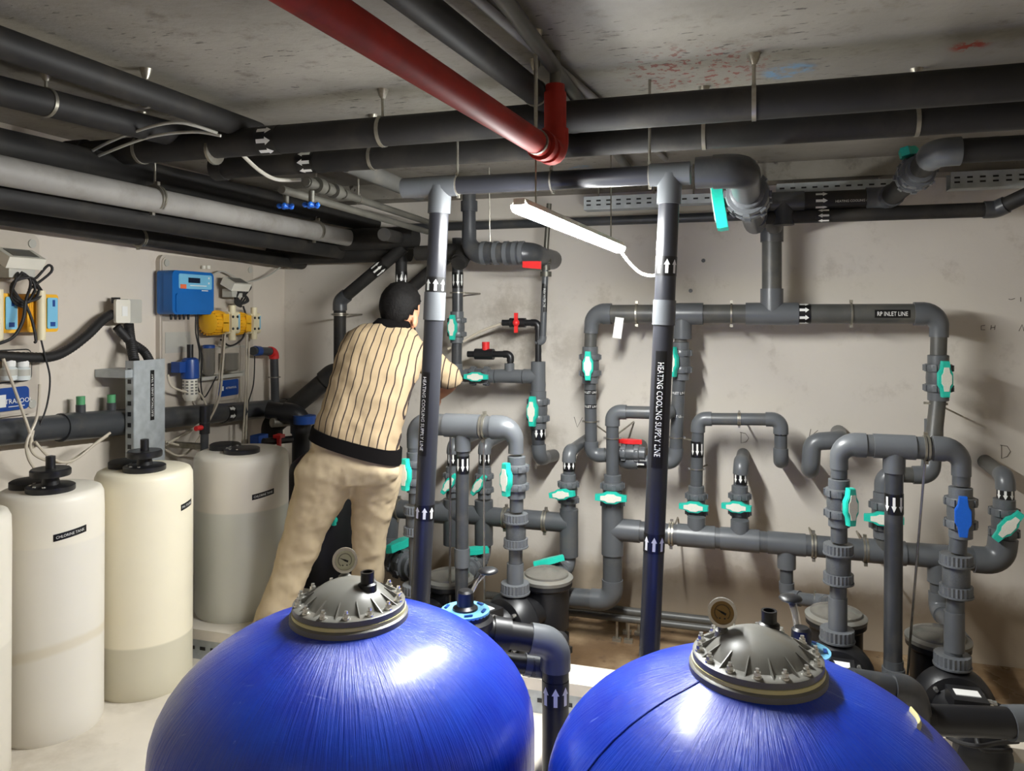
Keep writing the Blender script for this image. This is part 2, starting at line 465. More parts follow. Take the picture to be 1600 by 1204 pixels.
def arrows_cyl(mb, o, axis, r, e, length, n=3, width=0.5, step=None):
    a = V(axis).normalized(); e = (V(e) - a * V(e).dot(a)).normalized(); t = a.cross(e)
    step = step or 0.75
    for k in range(n):
        c = (k - (n - 1) / 2.0) * step
        w, sw = width * 0.5 * 1.0, width * 0.5 * 0.5
        hb = length * 0.1
        def pt(s, h):
            return V(o) + a * h + e * (r * math.cos(c + s)) + t * (r * math.sin(c + s))
        for s0, s1 in ((-sw, 0), (0, sw)):
            mb.add([pt(s0, -length / 2), pt(s1, -length / 2), pt(s1, hb), pt(s0, hb)], [(0, 1, 2, 3)])
        def top(s): return hb + (length / 2 - hb) * (1 - abs(s) / w)
        for s0, s1 in ((-w, -sw), (-sw, 0), (0, sw), (sw, w)):
            mb.add([pt(s0, hb), pt(s1, hb), pt(s1, top(s1)), pt(s0, top(s0))], [(0, 1, 2, 3)])
    return mb

# ---------------------------------------------------------------- pipework
TO_CAM = lambda p: V((0, 0, H)) - V(p)
def horiz(v): return V((v[0], v[1], 0)).normalized()
class Run:
    def __init__(s, label, loc, group=None, name='pipe_line', cat='pipe', pm='pvc', fm='pvc_fit'):
        s.root = thing(name, label, cat, V(loc), group); s.pm, s.fm = pm, fm
    def path(s, pts, r, pm=None, fm=None, bend=1.35, sock=0.9, k=1.17, n=18, rs=None):
        pm, fm = pm or s.pm, fm or s.fm
        pts = [V(p) for p in pts]
        rs = rs or [r] * (len(pts) - 1)
        trim = [0.0] * len(pts)
        for i in range(1, len(pts) - 1):
            a = (pts[i] - pts[i - 1]).normalized(); b = (pts[i + 1] - pts[i]).normalized()
            th = a.angle(b)
            if th < R(6): continue
            r0, r1 = rs[i - 1], rs[i]; rm = max(r0, r1)
            rb = bend * rm; tl = rb * math.tan(th / 2); n_ = (b - a * b.dot(a)).normalized()
            o = pts[i] - a * tl + n_ * rb
            q = max(0.45, sock)
            path = [pts[i] - a * (tl + q * rm)]; rad = [r0 * k]
            m = 8
            for j in range(m + 1):
                u = th * j / m
                path.append(o - n_ * rb * math.cos(u) + a * rb * math.sin(u)); rad.append((r0 + (r1 - r0) * j / m) * k)
            path.append(pts[i] + b * (tl + q * rm)); rad.append(r1 * k)
            MB().tube(path, rad, n).build('elbow', fm, s.root)
            trim[i] = tl + 0.2 * rm
        for i in range(len(pts) - 1):
            d = (pts[i + 1] - pts[i]).normalized()
            a, b = pts[i] + d * trim[i], pts[i + 1] - d * trim[i + 1]
            MB().cyl(a, b, rs[i], n=n).build('pipe', pm, s.root)
        return s
    def tee(s, p, dm, db, r, rb=None, L=1.9, Lb=2.0, fm=None, k=1.17):
        rb = rb or r; p, dm, db = V(p), V(dm).normalized(), V(db).normalized()
        mb = MB().cyl(p - dm * L * r, p + dm * L * r, r * k, n=20)
        mb.cyl(p, p + db * Lb * r, rb * k, n=20)
        mb.build('tee', fm or s.fm, s.root); return s
    def sleeve(s, p, d, r, L, name='coupling', m=None, k=1.15):
        d = V(d).normalized()
        MB().cyl(V(p) - d * L / 2, V(p) + d * L / 2, r * k, n=20).build(name, m or s.fm, s.root); return s
    def ringline(s, p, d, r, m='steel', t=0.12):
        d = V(d).normalized()
        MB().ring(p, d, r * 1.03, r * t, 20, 6).build('joint_ring', m, s.root); return s
    def clamp(s, p, d, r, to=None, double=True, m='steel'):
        d = V(d).normalized(); p = V(p); mb = MB()
        for q in ((-0.14, 0.14) if double else (0,)):
            mb.lathe(p + d * (q * r), d, [(r * 1.02, -0.09 * r), (r * 1.12, -0.09 * r), (r * 1.12, 0.09 * r), (r * 1.02, 0.09 * r)], 22)
        x = d.cross(TO_CAM(p)).normalized()
        for sg in (-1, 1):
            mb.box(p + x * (sg * r * 1.25), (r * 0.3, r * 0.3, r * 0.3))
        c = mb.build('clamp', m, s.root)
        if to is not None:
            MB().cyl(p, to, 0.005, n=8).build('clamp_rod', m, c)
        return s
    def arrows(s, p, d, r, flow=1, n=3, hgt=None, k=1.03, e=None, fill=0.72):
        d = V(d).normalized(); p = V(p); hgt = hgt or 1.9 * r
        b = MB().cyl(p - d * hgt / 2, p + d * hgt / 2, r * k, n=22).build('arrow_band', 'band', s.root)
        arrows_cyl(MB(), p, d * flow, r * (k + 0.02), e or TO_CAM(p), hgt * fill, n, 0.55, 0.78).build('arrow_print', 'print', b, ang=0)
        return s
    def words(s, p, d, r, txt, size, length, along=True, flip=1, e=None, half=0.55, squash=1.0):
        d = V(d).normalized(); p = V(p); e = e or TO_CAM(p)
        e = (V(e) - d * V(e).dot(d)).normalized(); t = d.cross(e); mb = MB()
        if along:
            m = 5; vs, fs = [], []
            for i in range(m + 1):
                a = half * (2.0 * i / m - 1)
                for h in (-length / 2, length / 2):
                    vs.append(p + d * h + (e * math.cos(a) + t * math.sin(a)) * (r * 1.015))
            fs = [(2 * i, 2 * i + 2, 2 * i + 3, 2 * i + 1) for i in range(m)]
            b = mb.add(vs, fs).build('name_strip', 'band', s.root, ang=0)
        else:
            b = mb.cyl(p - d * length / 2, p + d * length / 2, r * 1.02, n=22).build('name_strip', 'band', s.root)
        text_cyl(MB(), txt, p, d, r * 1.04, e, size, along, flip, squash).build('lettering', 'print', b, ang=0)
        return s

# ---------------------------------------------------------------- ball valve (unit pipe radius, pipe axis z, handle towards -y)
def ribbed(mb, z, h, r, n=24):
    prof = []
    vs, fs = [], []
    k = n * 2
    for zz in (z - h, z + h):
        for i in range(k):
            a = 2 * math.pi * i / k; rr = r * (1.0 if (i // 1) % 2 else 0.94)
            vs.append((rr * math.cos(a), rr * math.sin(a), zz))
    for i in range(k): fs.append((i, (i + 1) % k, k + (i + 1) % k, k + i))
    fs.append(tuple(range(k - 1, -1, -1))); fs.append(tuple(range(k, 2 * k)))
    mb.add(vs, fs); return mb
def lug_nut(z):
    mb = MB().lathe((0, 0, z), (0, 0, 1), [(1.25, -0.55), (1.62, -0.5), (1.72, -0.2), (1.72, 0.2), (1.62, 0.5), (1.25, 0.55)], 24)
    for i in range(8):
        a = 2 * math.pi * i / 8 + 0.2
        mb.box((1.74 * math.cos(a), 1.74 * math.sin(a), z), (0.22, 0.5, 0.8), Matrix.Rotation(a, 3, 'Z'))
    return mb
VM = {}
VM['body'] = MB().lathe((0, 0, 0), (0, 0, 1), [(1.28, -0.95), (1.45, -0.8), (1.5, 0), (1.45, 0.8), (1.28, 0.95)], 24).box((0, -1.45, 0), (1.3, 0.7, 1.3)).mesh('valve_body', 'pvc')
VM['nut'] = lug_nut(0).mesh('union_nut', 'pvc_fit')
VM['end'] = MB().lathe((0, 0, 0), (0, 0, 1), [(1.1, -0.7), (1.3, -0.62), (1.3, 0.62), (1.1, 0.7)], 24).mesh('end_socket', 'pvc_fit')
hp = [(-.42, -2.35), (.42, -2.35), (.55, -1.3), (.86, -.75), (.86, .75), (.55, 1.3), (.42, 2.35), (-.42, 2.35), (-.55, 1.3), (-.86, .75), (-.86, -.75), (-.55, -1.3)]
def handle_mesh(m):
    mb = MB().prism([(p[0] * .92, p[1] * .97) for p in hp][::-1], (0, -2.75, 0), (1, 0, 0), (0, 0, 1), (0, 1, 0), 0.2)
    mb.prism(hp[::-1], (0, -2.6, 0), (1, 0, 0), (0, 0, 1), (0, 1, 0), 0.72)
    mb.cyl((0, -1.95, 0), (0, -1.4, 0), 0.5, n=12)
    return mb.mesh('handle', m)
VM['handle_teal'], VM['handle_blue'], VM['handle_red'] = handle_mesh('teal'), handle_mesh('blue_handle'), handle_mesh('red_plastic')
VM['insert'] = MB().prism([(p[0] * 0.72, p[1] * 0.66) for p in hp][::-1], (0, -2.84, 0), (1, 0, 0), (0, 0, 1), (0, 1, 0), 0.12).mesh('handle_insert', 'insert')
VM['cnut'] = ribbed(MB(), 0, 0.62, 1.72).lathe((0, 0, 0), (0, 0, 1), [(1.78, -0.6), (1.8, -0.45), (1.78, -0.38)], 24).mesh('ribbed_nut', 'pvc_fit')
VM['cbody'] = MB().lathe((0, 0, 0), (0, 0, 1), [(1.3, -1.9), (1.42, -1.6), (1.42, 1.6), (1.3, 1.9)], 24).mesh('check_body', 'pvc')
def frame(loc, axis, face, r):
    z = V(axis).normalized(); y = -V(face); y = (y - z * y.dot(z)).normalized(); x = y.cross(z)
    m = Matrix((x, y, z)).transposed().to_4x4()
    return Matrix.Translation(V(loc)) @ m @ Matrix.Scale(r, 4)
def valve(label, loc, axis, face, r, turn=0.0, color='teal', insert=True, spread=1.0, group='ball valves'):
    root = thing('ball_valve', label, 'valve', loc, group); root.matrix_world = frame(loc, axis, face, r)
    part(root, 'valve_body', VM['body'])
    for sg in (-1, 1):
        part(root, 'union_nut', VM['nut'], Matrix.Translation((0, 0, 1.32 * sg)))
        part(root, 'end_socket', VM['end'], Matrix.Translation((0, 0, 2.35 * sg)))
    h = part(root, 'handle', VM['handle_' + color], Matrix.Rotation(R(turn), 4, 'Y'))
    if insert: part(h, 'handle_insert', VM['insert'])
    return root
def check_valve(label, loc, axis, r, half=1.75):
    root = thing('check_valve', label, 'valve', loc, 'union check valves'); root.matrix_world = frame(loc, axis, (0, -1, 0), r)
    part(root, 'check_body', VM['cbody'], Matrix.Scale(half / 1.75, 4, (0, 0, 1)))
    for sg in (-1, 1):
        part(root, 'ribbed_nut', VM['cnut'], Matrix.Translation((0, 0, half * sg)))
    return root
UP, DN, RT, LF, BK, FR = V((0, 0, 1)), V((0, 0, -1)), V((1, 0, 0)), V((-1, 0, 0)), V((0, 1, 0)), V((0, -1, 0))

# ---------------------------------------------------------------- the room
def struct(name, mb, m): return mb.solo(name, m, None, None, (0, 0, 0), kind='structure', ang=0)
struct('floor', MB().box(((XL + XR) / 2, (YF + 3.3) / 2, -0.15), (XR - XL, 3.3 - YF, 0.3)), 'floor')
struct('floor_sump', MB().box(((XL + XR) / 2, (3.3 + YB) / 2, SUMP - 0.15), (XR - XL, YB - 3.3, 0.3)), 'wet')
struct('ceiling', MB().box(((XL + XR) / 2, (YF + YB) / 2, ZC + 0.1), (XR - XL + .4, YB - YF + .4, 0.2)), 'ceiling')
wb = struct('wall_back', MB().box(((XL + XR) / 2, YB + 0.1, (ZC - 0.5) / 2), (XR - XL + .4, 0.2, ZC + 0.5)), 'wall_back')
struct('wall_left', MB().box((XL - 0.1, (YF + YB) / 2, (ZC - 0.5) / 2), (0.2, YB - YF, ZC + 0.5)), 'wall_left')
struct('wall_right', MB().box((XR + 0.1, (YF + YB) / 2, (ZC - 0.5) / 2), (0.2, YB - YF, ZC + 0.5)), 'wall_left')
struct('wall_front', MB().box(((XL + XR) / 2, YF - 0.1, (ZC - 0.5) / 2), (XR - XL + .4, 0.2, ZC + 0.5)), 'wall_left')
# downstand beam at the back of the ceiling
struct('trim_beam', MB().box(((XL + XR) / 2, YB - 0.09, ZC - 0.05), (XR - XL, 0.18, 0.1)), 'ceiling')
for _st in ([(1158, 676), (1158, 692), (1166, 690), (1170, 684), (1165, 677), (1156, 675)], [(1565, 696), (1565, 716), (1574, 713), (1579, 705), (1574, 697), (1563, 695)],
            [(897, 651), (902, 667), (910, 652)], [(1267, 670), (1264, 684)], [(1278, 672), (1268, 680), (1264, 692)],
            [(1539, 508), (1533, 509), (1533, 515), (1539, 515)], [(1549, 508), (1548, 515)], [(1555, 508), (1554, 515)], [(1549, 512), (1555, 511)], [(1592, 517), (1597, 507), (1600, 517)],
            [(1576, 467), (1580, 468), (1586, 466)], [(1595, 464), (1595, 471)]):
    MB().tube([PY(_x, _y, YB - 0.001) for _x, _y in _st], 0.0018, 5).build('pencil_mark', 'pencil', wb, ang=0)
for _x, _y in ((1079, 454), (1099, 407), (850, 480)):
    MB().cyl(PY(_x, _y, YB), PY(_x, _y, YB) + FR * 0.004, 0.012, n=10).build('drill_hole', 'black', wb)

# plinth along the pumps: slab on a perforated steel channel
pl = thing('pump_plinth', 'pale concrete plinth edged with perforated steel channel', 'plinth', (0, 3.2, 0))
MB().box((-0.1, 3.28, 0.125), (6.2, 0.18, 0.05)).box((-2.5, 3.61, 0.125), (1.4, 0.48, 0.05)).build('slab', 'floor', pl, ang=0)
MB().box((-0.1, 3.23, 0.05), (6.2, 0.06, 0.1)).box((-0.1, 3.34, -0.05), (6.2, 0.04, 0.3)).box((-2.5, 3.82, -0.05), (1.4, 0.05, 0.3)).box((-1.83, 3.6, -0.05), (.05, 0.46, 0.3)).build('channel', 'galv', pl, ang=0)
sl = MB()
for i in range(100):
    sl.box((-3.15 + i * 0.0615, 3.199, 0.055), (0.03, 0.004, 0.016))
sl.build('channel_slots', 'black', pl, ang=0)['kind'] = 'stuff'

# ---------------------------------------------------------------- lamps
def batten(label, a, b, w, m, drop=True):
    a, b = V(a), V(b); d = (b - a).normalized(); x = d.cross(UP).normalized(); u = x.cross(d)
    root = thing('strip_lamp', label, 'lamp', (a + b) / 2)
    L = (b - a).length
    MB().prism([(-w / 2, 0.012), (w / 2, 0.012), (w * .3, 0.034), (-w * .3, 0.034)], a + d * .004, x, u, d, L - .008).build('housing', 'white_plastic', root)
    MB().prism([(-w / 2, 0.012), (-w * .5, 0.004), (-w * .4, -0.008), (-w * .2, -0.015), (w * .2, -0.015), (w * .4, -0.008), (w * .5, 0.004), (w / 2, 0.012)], a, x, u, d, L).build('diffuser', m, root)
    for p in (a + d * 0.006, b - d * 0.006):
        MB().box(p + u * 0.022, (w * .7, 0.014, 0.02), Matrix((x, d, u)).transposed()).build('end_cap', 'white_plastic', root)
    if drop:
        for q in (0.12, 0.88):
            p = a.lerp(b, q) + u * 0.04
            MB().cyl(p, V((p.x, p.y, ZC)), 0.003, n=6).build('suspension_wire', 'steel', root)
    return root
LA, LB = PD(811, 326, 2.45), PD(968, 390, 3.55)
lamp = batten('lit white strip lamp hanging between the two tall columns', LA, LB, 0.056, 'lamp')
MB().tube(spline([LB, PD(985, 412, 3.55), PD(1005, 428, 3.5), PD(1030, 426, 3.4), PD(1046, 380, 3.3), PD(1042, 300, 3.2)]), 0.007, 8).build('cord', 'white_plastic', lamp)
batten('added fill lamp, unseen behind the camera, left', (-1.3, -0.2, 2.42), (-1.3, -1.5, 2.42), 0.09, 'rear_fill')  # both rear battens are added out of view to brighten camera-facing sides
batten('added fill lamp, unseen behind the camera, right', (1.2, -0.2, 2.42), (1.2, -1.5, 2.42), 0.09, 'rear_fill')

# ---------------------------------------------------------------- blue filter tanks
def filter_tank(label, c, zr, gauge_ang, gauge_m, nozzle_ang, spot):
    c = V((c[0], c[1], 0)); Rt = 0.525; zs = zr - 0.315
    root = thing('filter_tank', label, 'tank', c, 'blue filter tanks')
    prof = [(Rt * 0.94, 0.0), (Rt * 0.97, 0.04), (Rt, 0.08), (Rt, zs - 0.05)]
    for i in range(13):
        a = R(78.0) * i / 12
        prof.append((Rt * (math.cos(a) ** 1.12), zs + 0.33 * math.sin(a)))
    prof = [p for p in prof if p[0] > 0.17 or p[1] < zs] + [(0.165, zr - 0.004), (0.15, zr)]
    sh = MB().lathe(c, UP, prof, 72).build('shell', 'tank_blue', root, ang=60)
    z = zr
    MB().lathe(c, UP, [(0.150, z - .02), (0.166, z - .015), (0.166, z + .010), (0.158, z + .016)], 48).build('lower_flange', 'lid_grey', root)
    MB().lathe(c, UP, [(0.150, z + .014), (0.1595, z + .015), (0.1595, z + .024), (0.150, z + .025)], 48).build('gasket', 'gasket', root)
    cov = MB().lathe(c, UP, [(0.150, z + .021), (0.157, z + .023), (0.157, z + .040), (0.152, z + .043), (0.124, z + .044), (0.116, z + .053), (0.10, z + .069), (0.08, z + .083), (0.055, z + .094), (0.028, z + .101), (0.004, z + .103)], 48).build('cover', 'lid_grey', root)
    for i in range(14):
        a = 2 * math.pi * i / 14 + .03; d = V((math.cos(a), math.sin(a), 0)); t = UP.cross(d)
        MB().prism([(0.149, z + .042), (0.098, z + .073), (0.090, z + .062), (0.11, z + .042)], c - t * 0.0015, d, UP, t, 0.003).build('rib', 'lid_grey', cov)
    for i in range(14):
        a = 2 * math.pi * (i + .5) / 14; p = c + V((math.cos(a) * .141, math.sin(a) * .141, z + .043))
        mb = MB().cyl(p, p + UP * .004, .0115, n=14).cyl(p + UP * .004, p + UP * .014, .0085, n=6).cyl(p + UP * .012, p + UP * .022, .005, n=8)
        mb.build('bolt', 'chrome', root)
    if spot:
        sdir = horiz(-RGT * .95 - FWD * .32); pp = [q for q in prof if q[1] > .3]
        MB().tube([c + sdir * (q[0] + .001) + UP * (q[1] + .001) for q in pp], .002, 8).build('mould_seam', 'tank_blue', root)
        sp_ = [surf_pt for surf_pt in spot]
        MB().tube(sp_, [(.004, .012)] * len(sp_), 10).build('tape_patch', 'gasket', root)
    # black air nozzle
    d = V((math.cos(nozzle_ang), math.sin(nozzle_ang), 0)); p = c + d * .062 + UP * (z + .07)
    MB().lathe(p, UP, [(.026, 0), (.026, .028), (.019, .032), (.019, .05), (.0195, .062), (.014, .062), (.014, .04)], 20).build('air_nozzle', 'black', root)
    # pressure gauge
    d = V((math.cos(gauge_ang), math.sin(gauge_ang), 0)); p = c + d * .085 + UP * (z + .055)
    g = thing('pressure_gauge', label.replace('filter tank', 'tank lid').replace('blue', 'round gauge on blue', 1), 'gauge', p, 'pressure gauges')
    MB().lathe(p, UP, [(.024, -.02), (.019, .03), (.012, .034), (.012, .05)], 14).build('stem', 'lid_grey', g)
    gc = p + UP * .078; f = horiz(TO_CAM(gc)); f = (f + UP * .16).normalized()
    MB().lathe(gc - f * .018, f, [(.026, 0), (.031, .004), (.031, .028), (.036, .030), (.036, .042), (.0285, .042), (.0275, .035)], 32).build('case', 'chrome', g)
    dl = MB().lathe(gc - f * .018, f, [(.001, .034), (.0285, .0345), (.0285, .036), (.001, .036)], 28).build('dial_face', gauge_m, g)
    x = UP.cross(f).normalized(); y = f.cross(x)
    o = gc + f * .0195
    mb = MB()
    for i in range(25):
        a = R(-45 + 270 * i / 24.0); q = x * math.cos(a) + y * math.sin(a)
        b2 = R(-45 + 270 * (i + .6) / 24.0); q2 = x * math.cos(b2) + y * math.sin(b2)
        mb.add([o + q * .0175, o + q * .0200, o + q2 * .0200, o + q2 * .0175], [(0, 1, 2, 3)])
    for q in (-.006, .006): mb.box(o - y * .014 + x * q, (.004, .001, .003))
    nd = (x * -.9 + y * .42).normalized(); sd = f.cross(nd)
    mb.add([o + nd * .02, o - nd * .01 + sd * .003, o - nd * .01 - sd * .003], [(0, 1, 2)])
    mb.add([o - nd * .004 + sd * .003, o + nd * .004 + sd * .002, o + nd * .004 - sd * .002, o - nd * .004 - sd * .003], [(0, 1, 2, 3)])
    mb.build('scale_print', 'black', dl, ang=0)
    return root
T1, T2 = PD(546, 955, 2.21), PD(1183, 1040, 1.94)
filter_tank('left blue filter tank with a pale gauge on its lid', T1, T1.z - .01, R(128), 'dial', R(-8), None)
def dome_pt(c, zr, an, r_):
    zs = zr - .315; k_ = (r_ / .525) ** (1 / 1.12); return V((c.x + math.cos(an) * r_, c.y + math.sin(an) * r_, zs + .33 * math.sqrt(max(0, 1 - k_ * k_)) + .002))
tape = [dome_pt(T2, T2.z - .01, R(-2 + 5 * i), .36 + .012 * i - .003 * i * i) for i in range(4)]
filter_tank('right blue filter tank with a yellowed gauge on its lid', T2, T2.z - .01, R(172), 'dial_old', R(62), tape)

# ---------------------------------------------------------------- multiport valves behind the tanks
def multiport(label, c, lever_ang, r):
    c = V(c); root = thing('multiport_valve', label, 'valve', c - UP * .2, 'multiport valves')
    MB().lathe(c - UP * .2, UP, [(r * .6, 0), (r * .85, .05), (r * .95, .12), (r * 1.12, .14), (r * 1.12, .165), (r * .98, .175), (r * .98, .19)], 32).build('valve_body', 'black', root)
    dl = MB().lathe(c, UP, [(r * .55, -.012), (r * .98, -.012), (r * .98, -.004), (r * .55, -.002)], 36).build('dial_ring', 'sky_blue', root)
    mb = MB()
    for i in range(6):
        a = 2 * math.pi * i / 6; d = V((math.cos(a), math.sin(a), 0)); t = UP.cross(d)
        mb.box(c + d * r * .78 + UP * .0005, (r * .12, r * .34, .002), Matrix((d, t, UP)).transposed())
    mb.build('position_print', 'label_blue', dl, ang=0)['kind'] = 'stuff'
    MB().lathe(c, UP, [(r * .54, -.015), (r * .5, .004), (r * .35, .012), (r * .33, .055), (r * .24, .062)], 24).build('hub', 'black', root)
    d = V((math.cos(lever_ang), math.sin(lever_ang), 0)); t = UP.cross(d)
    lv = MB().tube(spline([c + UP * .02, c + d * r * .25 + UP * .05, c + d * r * .5 + UP * .085, c + d * r * .8 + UP * .11], 5), [(.012, .006)] * 16, 10).build('lever', 'chrome', root)
    MB().ball(c + d * r * .95 + UP * .118, r * .42, 16, 8, (1, 1, .32)).build('grip', 'black', root)
    return root
MV1 = PD(727, 950, 2.62)
multiport('black multiport valve with blue dial behind the left tank', MV1, R(35), 0.084)
MV2 = PD(1252, 1012, 2.3)
multiport('black multiport valve with blue dial behind the right tank', MV2, R(110), 0.084)

# ---------------------------------------------------------------- white dosing tanks
def dose_tank(label, c, r, h, m, txt=None, txt_px=None, tlen=0.13, knob=True, z0=0.0, notch=200):
    c = V((c[0], c[1], z0))
    root = thing('dosing_tank', label, 'tank', c, 'white dosing tanks')
    MB().lathe(c, UP, [(r * .95, 0), (r * .985, .02), (r * .985, .1), (r, h * .9), (r * .99, h - .03), (r * .94, h - .008), (r * .86, h), (.01, h + .004)], 56).build('shell', m, root, ang=50)
    f = horiz(TO_CAM(c)); sd = UP.cross(f)
    lid = c + f * (r * .35) + UP * h
    a = MB().lathe(lid, UP, [(.088, 0), (.09, .004), (.09, .022), (.084, .026), (.01, .028)], 36).build('screw_lid', 'black', root)
    if knob:
        MB().lathe(lid + UP * .026, UP, [(.035, 0), (.03, .03), (.03, .034), (.072, .036), (.075, .042), (.075, .06), (.07, .066), (.02, .066), (.018, .066), (.018, .115), (.01, .117)], 32).build('mixer_knob', 'black', root)
    m2 = c - f * (r * .25) - sd * (r * .35) + UP * h
    MB().lathe(m2, UP, [(.08, 0), (.08, .026), (.07, .032), (.01, .034)], 32).build('rear_lid', 'black_soft', root)
    for i in range(5):
        an = R(200 + 35 * i); d = f * math.cos(an) + sd * math.sin(an)
        MB().cyl(lid + d * .07 + UP * .026, lid + d * .07 + UP * .030, .007, n=6).build('lid_screw', 'chrome', a)
    if txt:
        q = V(txt_px); e = horiz(q - c); rr = r * 1.0
        tt = UP.cross(e); mb = MB(); vs = []; k = 8; half = tlen / 2 / rr
        for i in range(k + 1):
            an = half * (2.0 * i / k - 1)
            for hh in (-.014, .014):
                vs.append(V((c.x, c.y, q.z)) + (e * math.cos(an) + tt * math.sin(an)) * (rr * 1.006) + UP * (hh + an * rr * .13))
        b = mb.add(vs, [(2 * i, 2 * i + 2, 2 * i + 3, 2 * i + 1) for i in range(k)]).build('name_strip', 'band', root, ang=0)
        m3 = MB(); text_cyl(m3, txt, (c.x, c.y, q.z), UP, rr * 1.011, e, .011, along=False, squash=tlen * .86 / (text_geo(txt)[2] * .011 / text_geo(txt)[3]))
        for v in m3.v:
            an = math.atan2((v - c).dot(tt), (v - c).dot(e)); v.z += an * rr * .13
        m3.build('lettering', 'print', b, ang=0)
    return root
W1, W2, W3, W0 = PD(79, 490, 3.23), PD(226, 490, 3.6), PD(378, 490, 4.12), PD(-84, 490, 2.8)
rw1, rw2, rw3 = 76 * 3.2 / F, 71 * 3.58 / F, 71 * 4.1 / F
def surf(px, py, c, r):     # point on the tank's front seen at that pixel column
    r_ = ray(px, py); o = V((0, 0, H)); dx, dy = r_.x, r_.y; ox, oy = -c.x, -c.y
    A_, B_, C_ = dx * dx + dy * dy, 2 * (ox * dx + oy * dy), ox * ox + oy * oy - r * r
    D_ = max(B_ * B_ - 4 * A_ * C_, 0); t = (-B_ - math.sqrt(D_)) / (2 * A_); return o + r_ * t
wt, wl = C(232, 226, 212), C(222, 216, 202)
dose_tank('white chlorine tank in front, brown drip stain on its side', W1, rw1, .98, tank_white('white_tank_shell', .78, wt, C(226, 221, 210), .36), 'CHLORINE TANK', surf(111, 833, W1, rw1), .125)
dose_tank('cream dosing tank with galvanised trunking behind, liquid near its bottom', W2, rw2, .99, tank_white('cream_tank_shell', .235, C(236, 228, 204), C(206, 200, 178)), 'PH TANK', surf(292, 788, W2, rw2), .085)
dose_tank('white chlorine tank on the plinth beside the man', W3, rw3, .83, tank_white('rear_tank_shell', .55, C(228, 222, 208), C(206, 206, 194)), 'CHLORINE TANK', surf(412, 772, W3, rw3), .12, z0=.15, knob=False)
dose_tank('white dosing tank cut off by the left edge', W0, .2, .98, tank_white('edge_tank_shell', .5, wt, wl))

# ---------------------------------------------------------------- ceiling pipes
def hanger(label, p, r, group='ceiling rod hangers', off=V((0, 0, 0)), axis=RT):
    p = V(p); t = V((p.x, p.y, ZC)) + off
    h = thing('pipe_hanger', label, 'hanger', t, group)
    MB().cyl(p + UP * r * 1.05, t, 0.006, n=8).build('rod', 'steel', h)
    MB().lathe(t, DN, [(.022, 0), (.016, .02), (.009, .035)], 12).build('anchor', 'steel', h)
    MB().lathe(p, axis, [(r * 1.02, -.007), (r * 1.06, -.007), (r * 1.06, .007), (r * 1.02, .007)], 22).build('strap', 'steel', h)
    return h
# front pair across the room
Y1 = 2.67; a, b = PY(108, 242, Y1), PY(1640, 127, Y1); b.z = a.z = (a.z + b.z) / 2; r1 = rp(20, PY(108, 242, Y1))
u = Run('long front black pipe crossing below the ceiling, capped at left', a, pm='ceil_pipe', fm='ceil_pipe')
u.path([a, b + RT * 0.4], r1).sleeve(a + RT * .05, RT, r1, .1, 'end_cap').sleeve(PY(335, 235, Y1), RT, r1, .012, 'joint_ring', 'steel', 1.04)
q = PY(424, 222, Y1); q.z = a.z
u.arrows(q, RT, r1, 1, 3, .09)
Z1 = a.z
for px, lab in ((222, 'left end of the front black pipe'), (598, 'front black pipe near the red pipe'), (1178, 'front black pipe right of the red pipe')):
    q = PY(px, 200, Y1); q.z = Z1; hanger('ceiling rod holding the ' + lab, q, r1)
Y2 = 3.0; a2, b2 = PY(345, 262, Y2), PY(1640, 176, Y2); z2 = b2.z; a2.z = b2.z = z2; r2 = rp(17, a2)
u = Run('rear black pipe running just behind the front ceiling pipe', a2, pm='ceil_pipe', fm='ceil_pipe')
u.path([a2, b2 + RT * .4], r2).sleeve(a2, RT, r2, .06, 'end_cap')
q = PY(483, 250, Y2); q.z = z2
u.arrows(q, RT, r2, -1, 3, .085)
for px, lab in ((583, 'rear black pipe, left of the red pipe'), (1100, 'rear black pipe above the header elbow'), (1432, 'rear black pipe by the green lever')):
    q = PY(px, 200, Y2); q.z = z2; hanger('thin ceiling rod holding the ' + lab, q, r2)
# overhead pipes running away from the camera
def runY(label, p, q, hw, pm, ext0=0.9, name='pipe_line', fm=None):
    p, q = V(p), V(q); d = (q - p).normalized(); r = rp(hw, (p + q) / 2)
    u = Run(label, p, name=name, pm=pm, fm=fm or pm); u.r = r; u.d = d; u.p = p - d * ext0; u.q = q
    u.path([p - d * ext0, q], r, n=20); return u
zr_ = PD(855, 238, 2.5).z
A_ = PZ(475, 0, zr_); B_ = PZ(851, 240, zr_)
rr = rp(17.5, B_)
u = Run('red painted fire pipe coming overhead, ending in an elbow', B_, pm='red_pipe', fm='red_pipe')
dr = (B_ - A_).normalized()
B2 = V((B_.x + .03, B_.y + .02, zr_))
u.path([A_ - dr * 1.0, B2, B2 + UP * .2], rr, k=1.2)
u.sleeve(B2 - dr * .14, dr, rr, .03, 'coupling', None, 1.3)
u.path([B2 + UP * .2, V((B2.x, B2.y, ZC))], rr * .5, pm='galv_pipe').sleeve(B2 + UP * .2, UP, rr * .75, .05)
hanger('long threaded rod holding the end of the red pipe', B2 - dr * .2, rr, axis=BK)
u = runY('black pipe beside the red pipe under the ceiling', PZ(655, 6, 2.44), PZ(866, 168, 2.44), 22, 'ceil_pipe')
u.path([u.q, u.q + u.d * .35], u.r)
hanger('threaded rod holding the black pipe beside the red one', u.q - u.d * .2, u.r, axis=BK)
runY('slim galvanised conduit right of the black overhead pipe', PZ(796, 10, 2.5), PZ(985, 268, 2.5), 9, 'galv_pipe')
runY('slim painted conduit flush under the ceiling', PZ(745, 0, 2.53), PZ(1040, 248, 2.53), 6, 'pale_pipe')
